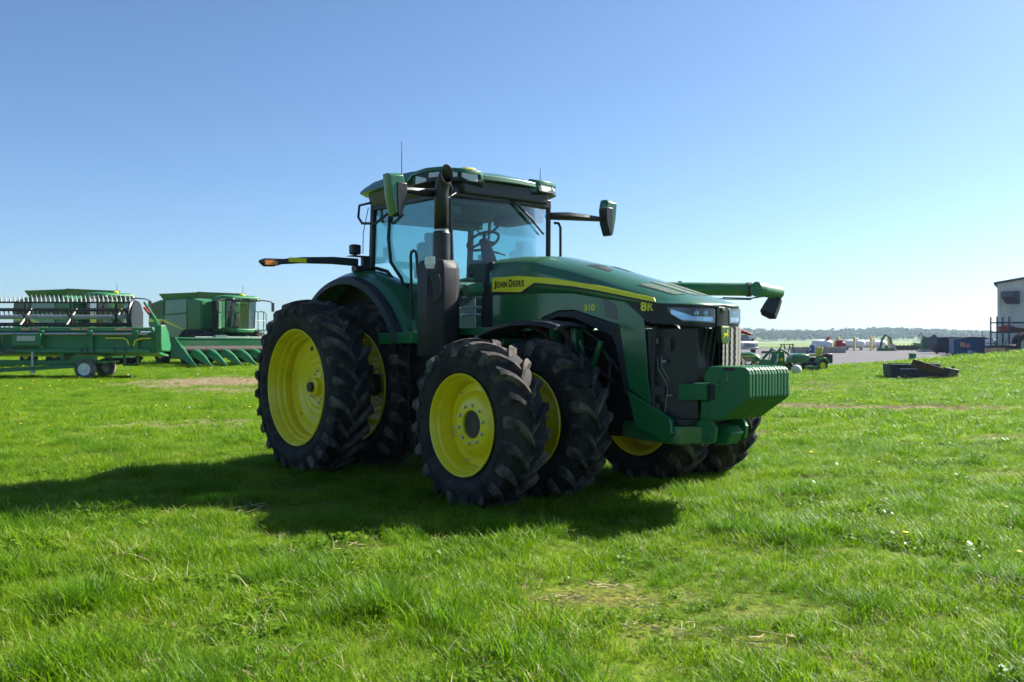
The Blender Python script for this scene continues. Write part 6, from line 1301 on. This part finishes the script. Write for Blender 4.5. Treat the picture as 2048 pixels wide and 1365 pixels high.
# ride-on mowers and small attachments close to the gravel edge
def mower(name, label, px, y, rz, attach):
    z = gzf(yx(px, y), y); W = thing(name, label, 'ride-on mower', (yx(px, y), y, z), rz, 'ride-on mowers by the gravel')
    mb = MB(); mb.loft([[(x, -w, z0), (x, -w, z1-.08), (x, -w*.6, z1), (x, w*.6, z1), (x, w, z1-.08), (x, w, z0)] for x, w, z0, z1 in ((-.1, .28, .38, .78), (.3, .30, .36, .80), (.62, .28, .36, .72), (.76, .22, .40, .60))]); hd = mb.build('hood', 'green', W, bevel=.02)
    mb = MB(); mb.boxb(-.05, .7, -.305, -.300, .60, .64); mb.build('hood_stripe', 'decal_yellow', hd)
    for s in (-1, 1): mb = MB(); mb.box((.72, s*.12, .58), (.06, .12, .08)); mb.build('headlight', 'lamp_glass', hd, bevel=.01)
    mb = MB(); mb.boxb(-.95, .1, -.30, .30, .26, .40); mb.boxb(-.35, -.05, -.42, .42, .22, .28); mb.build('chassis', 'black_satin', W, bevel=.02)
    for s in (-1, 1): mb = MB(); mb.arch((-.62, .26), .26, .36, 20, 165, 'y', min(s*.28, s*.50), max(s*.28, s*.50), 10); mb.build('fender', 'green', W, bevel=.01)
    mb = MB(); mb.box((-.58, 0, .70), (.40, .42, .10)); mb.box((-.76, 0, .88), (.10, .42, .32), (0, -12, 0)); mb.build('seat', 'seat_yellow', W, bevel=.04)
    mb = MB(); mb.tube([(-.12, 0, .6), (-.2, 0, .88)], .03, 6); mb.tube([(-.22+.02*math.cos(a), .17*math.sin(a), .90+.10*math.cos(a)) for a in np.linspace(0, 6.283, 17)], .014, 6, False); mb.build('steering_wheel', 'black_satin', W)
    mb = MB(); mb.boxb(-.35, .30, -.55, .55, .12, .26); mb.build('mower_deck', 'green', W, bevel=.03)
    for x, r, w_, yw in ((-.62, .26, .22, .38), (.52, .19, .15, .38)):
        for s in (-1, 1):
            q = part('wheel', W, (x, s*yw, r), (1, -s, 1)); mb = MB(); mb.lathe([(r*.55, w_/2), (r*.92, w_/2), (r, w_*.3), (r, -w_*.3), (r*.92, -w_/2), (r*.55, -w_/2)], n=22); mb.build('tyre', 'rubber_far', q); mb = MB(); mb.lathe([(r*.58, -w_*.45), (r*.5, -w_*.3), (.04, -w_*.32), (.001, -w_*.4)], n=18); mb.build('rim', 'decal_yellow', q)
    if attach: mb = MB(); mb.boxb(-1.2, -.85, -.40, .40, .35, .78); mb.build('grass_box', 'black_plastic', W, bevel=.05)
    return W
mower('ride_on_mower', 'green ride-on mower with yellow seat seen from the side, right of the front weights', 1608, 40.5, 196, True)
mower('ride_on_mower', 'green ride-on mower half hidden behind the front weights of the tractor', 1487, 43, -20, False)
def loader(px, y, lab):
    z = gzf(yx(px, y), y); L = thing('front_loader', lab, 'loader', (yx(px, y), y, z), 15)
    for s in (-1, 1):
        mb = MB(); mb.tube([(-.5, s*.35, .10), (-.45, s*.35, .55), (.0, s*.35, .98), (.35, s*.35, .80), (.75, s*.35, .22)], .06, 6); mb.build('lift_arm', 'green_far', L)
        mb = MB(); mb.tube([(-.3, s*.35, .15), (-.1, s*.35, .75)], .03, 6); mb.build('cylinder', 'silver_tube', L)
        mb = MB(); mb.prism([(-.15, 0), (.25, 0), (.2, .85), (-.05, .85)], 'y', s*.30-.03, s*.30+.03); mb.build('mast', 'green_far', L, bevel=.02)
    mb = MB(); mb.boxb(-.6, -.4, -.5, .5, .0, .5); mb.boxb(.1, .3, -.4, .4, .3, .4); mb.build('carrier', 'green_far', L, bevel=.02); mb = MB(); mb.boxb(-.02, .12, -.345, -.335, .45, .55); mb.build('decal', 'decal_yellow', L)
    return L
loader(1553, 41.5, 'green loader frame with bent arms left of the ride-on mower')
RB = thing('grey_boulder', 'grey rock behind the weights beside the hidden mower', 'rock', (yx(1466, 40), 40, gzf(yx(1466, 40), 40)))
mb = MB(); mb.sphere((0, 0, .30), .55, 12, 8, (.8, .7, .95)); rr = random.Random(2); mb.v = [(x+rr.uniform(-.06, .06), y+rr.uniform(-.06, .06), z+rr.uniform(-.05, .05)) for x, y, z in mb.v]; mb.build('rock', 'concrete', RB, smooth=0)
o = thing('white_ball', 'round white stone ball on the grass before the mower', 'ball', (yx(1593, 37.5), 37.5, gzf(yx(1593, 37.5), 37.5))); mb = MB(); mb.sphere((0, 0, .19), .20, 20, 12); mb.build('ball', 'stone_white', o, smooth=80)
mb = MB(); mb.lathe([(.12, 0), (.12, .03), (.1, .035)], axis='z', n=14); mb.build('base', 'stone_white', o)
o = thing('green_marker', 'tiny dark green marker box on the gravel edge above the mound', 'marker', (yx(1825, 62), 62, ZY)); mb = MB(); mb.boxb(-.2, .2, -.15, .15, 0, .40); mb.build('box', 'green_far', o, bevel=.03); mb = MB(); mb.boxb(-.22, .22, -.17, .17, .40, .46); mb.build('lid', 'green_far', o, bevel=.02)

# bucket and blade dumped on the grassy slope
bxk, byk = yx(1824, 34), 34.0; zk = gzf(bxk, byk)
BK = thing('loader_bucket', 'black steel loader bucket lying on the grass slope', 'bucket', (bxk, byk, zk-.03), -4)
side = [(-.55, .0), (-.42, .38), (-.20, .52), (.35, .50), (.40, .40), (.10, .30), (-.05, .12), (.15, .02)]
mb = MB(); rings = []
for x, k in ((-.86, 1.0), (.86, 1.0)): rings.append([(x, y*.9, z) for y, z in [(-.55, .0), (-.34, .44), (-.22, .50), (.40, .50), (.45, .42), (.30, .10), (.0, .0)]])
mb.loft(rings); mb.build('shell', 'bucket_black', BK, bevel=.015)
for x in (-.88, .88): mb = MB(); mb.prism([(-.52, .0), (-.30, .50), (.42, .55), (.48, .40), (.34, .05)], 'x', x-.02, x+.02); mb.build('side_plate', 'bucket_black', BK, bevel=.006)
mb = MB(); mb.box((0, -.372, .36), (1.1, .02, .035), (-26, 0, 0)); mb.build('wear_strip', 'zinc', BK)
mb = MB(); mb.boxb(-.9, .9, -.36, -.05, .52, .56); mb.build('top_lip', 'bucket_black', BK, bevel=.01)
bl = thing('rusty_blade', 'rusty angled blade leaning over the right end of the black bucket', 'blade', (yx(1864, 33.2), 33.2, gzf(yx(1864, 33.2), 33.2)), -12)
mb = MB(); mb.box((-.10, -.1, .37), (1.25, .06, .30), (12, 18, 0)); mb.build('mouldboard', 'rust', bl, bevel=.01)
mb = MB(); mb.box((.55, .15, .22), (.55, .5, .30), (0, 10, 20)); mb.build('carrier', 'bucket_black', bl, bevel=.02)
mb = MB(); mb.tube([(.3, -.2, .08), (.75, .1, .42)], .05, 6); mb.tube([(.45, -.1, .05), (.72, .0, .30)], .06, 6); mb.build('strut', 'rust', bl)
mb = MB(); mb.box((.62, -.12, .16), (.18, .06, .34), (0, 28, 0)); mb.build('timber_prop', 'timber', bl)

# combine parked behind the tractor: only its folded unloading tube shows past the hood
CB = combine('combine_harvester', 'green combine hidden behind the tractor hood, its unloading tube sticking out right', 'combine', (-.6, 36.5, gzf(0, 36.5)), 180, G1)
AU = part('unloading_auger', CB)
def aw(px, y, z): return (-.6 - yx(px, y), 36.5 - y, z)        # world point to the machine's own frame
def az(py, y): return 1.5 - (py-682.5)/1850*y - gzf(0, 36.5)
mb = MB(); mb.tube([aw(1180, 34.6, az(576, 34.6)), aw(1500, 33.8, az(579.5, 33.8))], .24, 20); mb.build('auger_tube', 'green_far', AU, smooth=40)
mb = MB(); mb.tube([aw(1493, 33.8, az(579.5, 33.8)), aw(1502, 33.8, az(579.6, 33.8))], .265, 20); mb.build('tube_flange', 'dark_steel', AU)
mb = MB(); mb.tube([aw(1520, 33.2, az(579.5, 33.2)), aw(1556, 34.2, az(586, 34.2))], .245, 20); mb.tube([aw(1512, 33.1, az(578.7, 33.1)), aw(1522, 33.25, az(580, 33.25))], .27, 20); mb.build('auger_end', 'green_far', AU, smooth=40)
mb = MB(); mb.sphere(aw(1555, 34.2, az(586, 34.2)), .25, 14, 8); mb.build('elbow', 'green_far', AU)
c0, c1 = Vector(aw(1552, 34.1, az(597, 34.1))), Vector(aw(1536, 33.9, az(630, 33.9)))
mb = MB(); mb.tube([c0, c0*.55+c1*.45, c1], [.25, .30, .33], 6, False); sp = mb.build('rubber_spout', 'black_plastic', AU, smooth=0); sm = sp.modifiers.new('wall', 'SOLIDIFY'); sm.thickness = .015
mb = MB(); mb.tube([aw(1445, 33.5, az(596, 33.5)), aw(1500, 33.3, az(597.5, 33.3)), aw(1535, 33.3, az(592, 33.3))], .03, 6); mb.tube([aw(1400, 33.6, az(592, 33.6)), aw(1450, 33.4, az(599, 33.4)), aw(1503, 33.3, az(600, 33.3))], .02, 6); mb.build('hydraulic_line', 'dark_steel', AU)
mb = MB(); mb.box(aw(1360, 34.2, az(566, 34.2)), (.14, .1, .12)); mb.cyl(aw(1360, 34.2, az(574, 34.2)), aw(1360, 34.2, az(566, 34.2)), .03); mb.build('auger_lamp', 'black_satin', AU, bevel=.02)
mb = MB(); mb.tube([aw(1420, 38, az(661, 38)), aw(1478, 38, az(662, 38)), aw(1492, 38, az(666, 38)), aw(1502, 38, az(670, 38))], [.06, .06, .07, .05], 8); mb.build('tail_marker', 'red_paint', AU)
# ------------------------------------------------------------------ haze
def haze():
    m = bpy.data.materials.new('haze'); m.use_nodes = True; nt = m.node_tree; nt.nodes.clear()
    out = nt.nodes.new('ShaderNodeOutputMaterial'); v = nt.nodes.new('ShaderNodeVolumePrincipled')
    v.inputs['Color'].default_value = (0.62, 0.82, 1.0, 1); v.inputs['Density'].default_value = 0.00017; v.inputs['Anisotropy'].default_value = 0.2
    nt.links.new(v.outputs[0], out.inputs['Volume'])
    mb = MB(); mb.boxb(-2600, 2600, -40, 2200, -1.2, 34); M['haze'] = m
    o = mb.build('haze', 'haze', smooth=0); stuff(o)
    tag(o, 'thin bluish haze over the far fields and wood', 'haze')
haze()
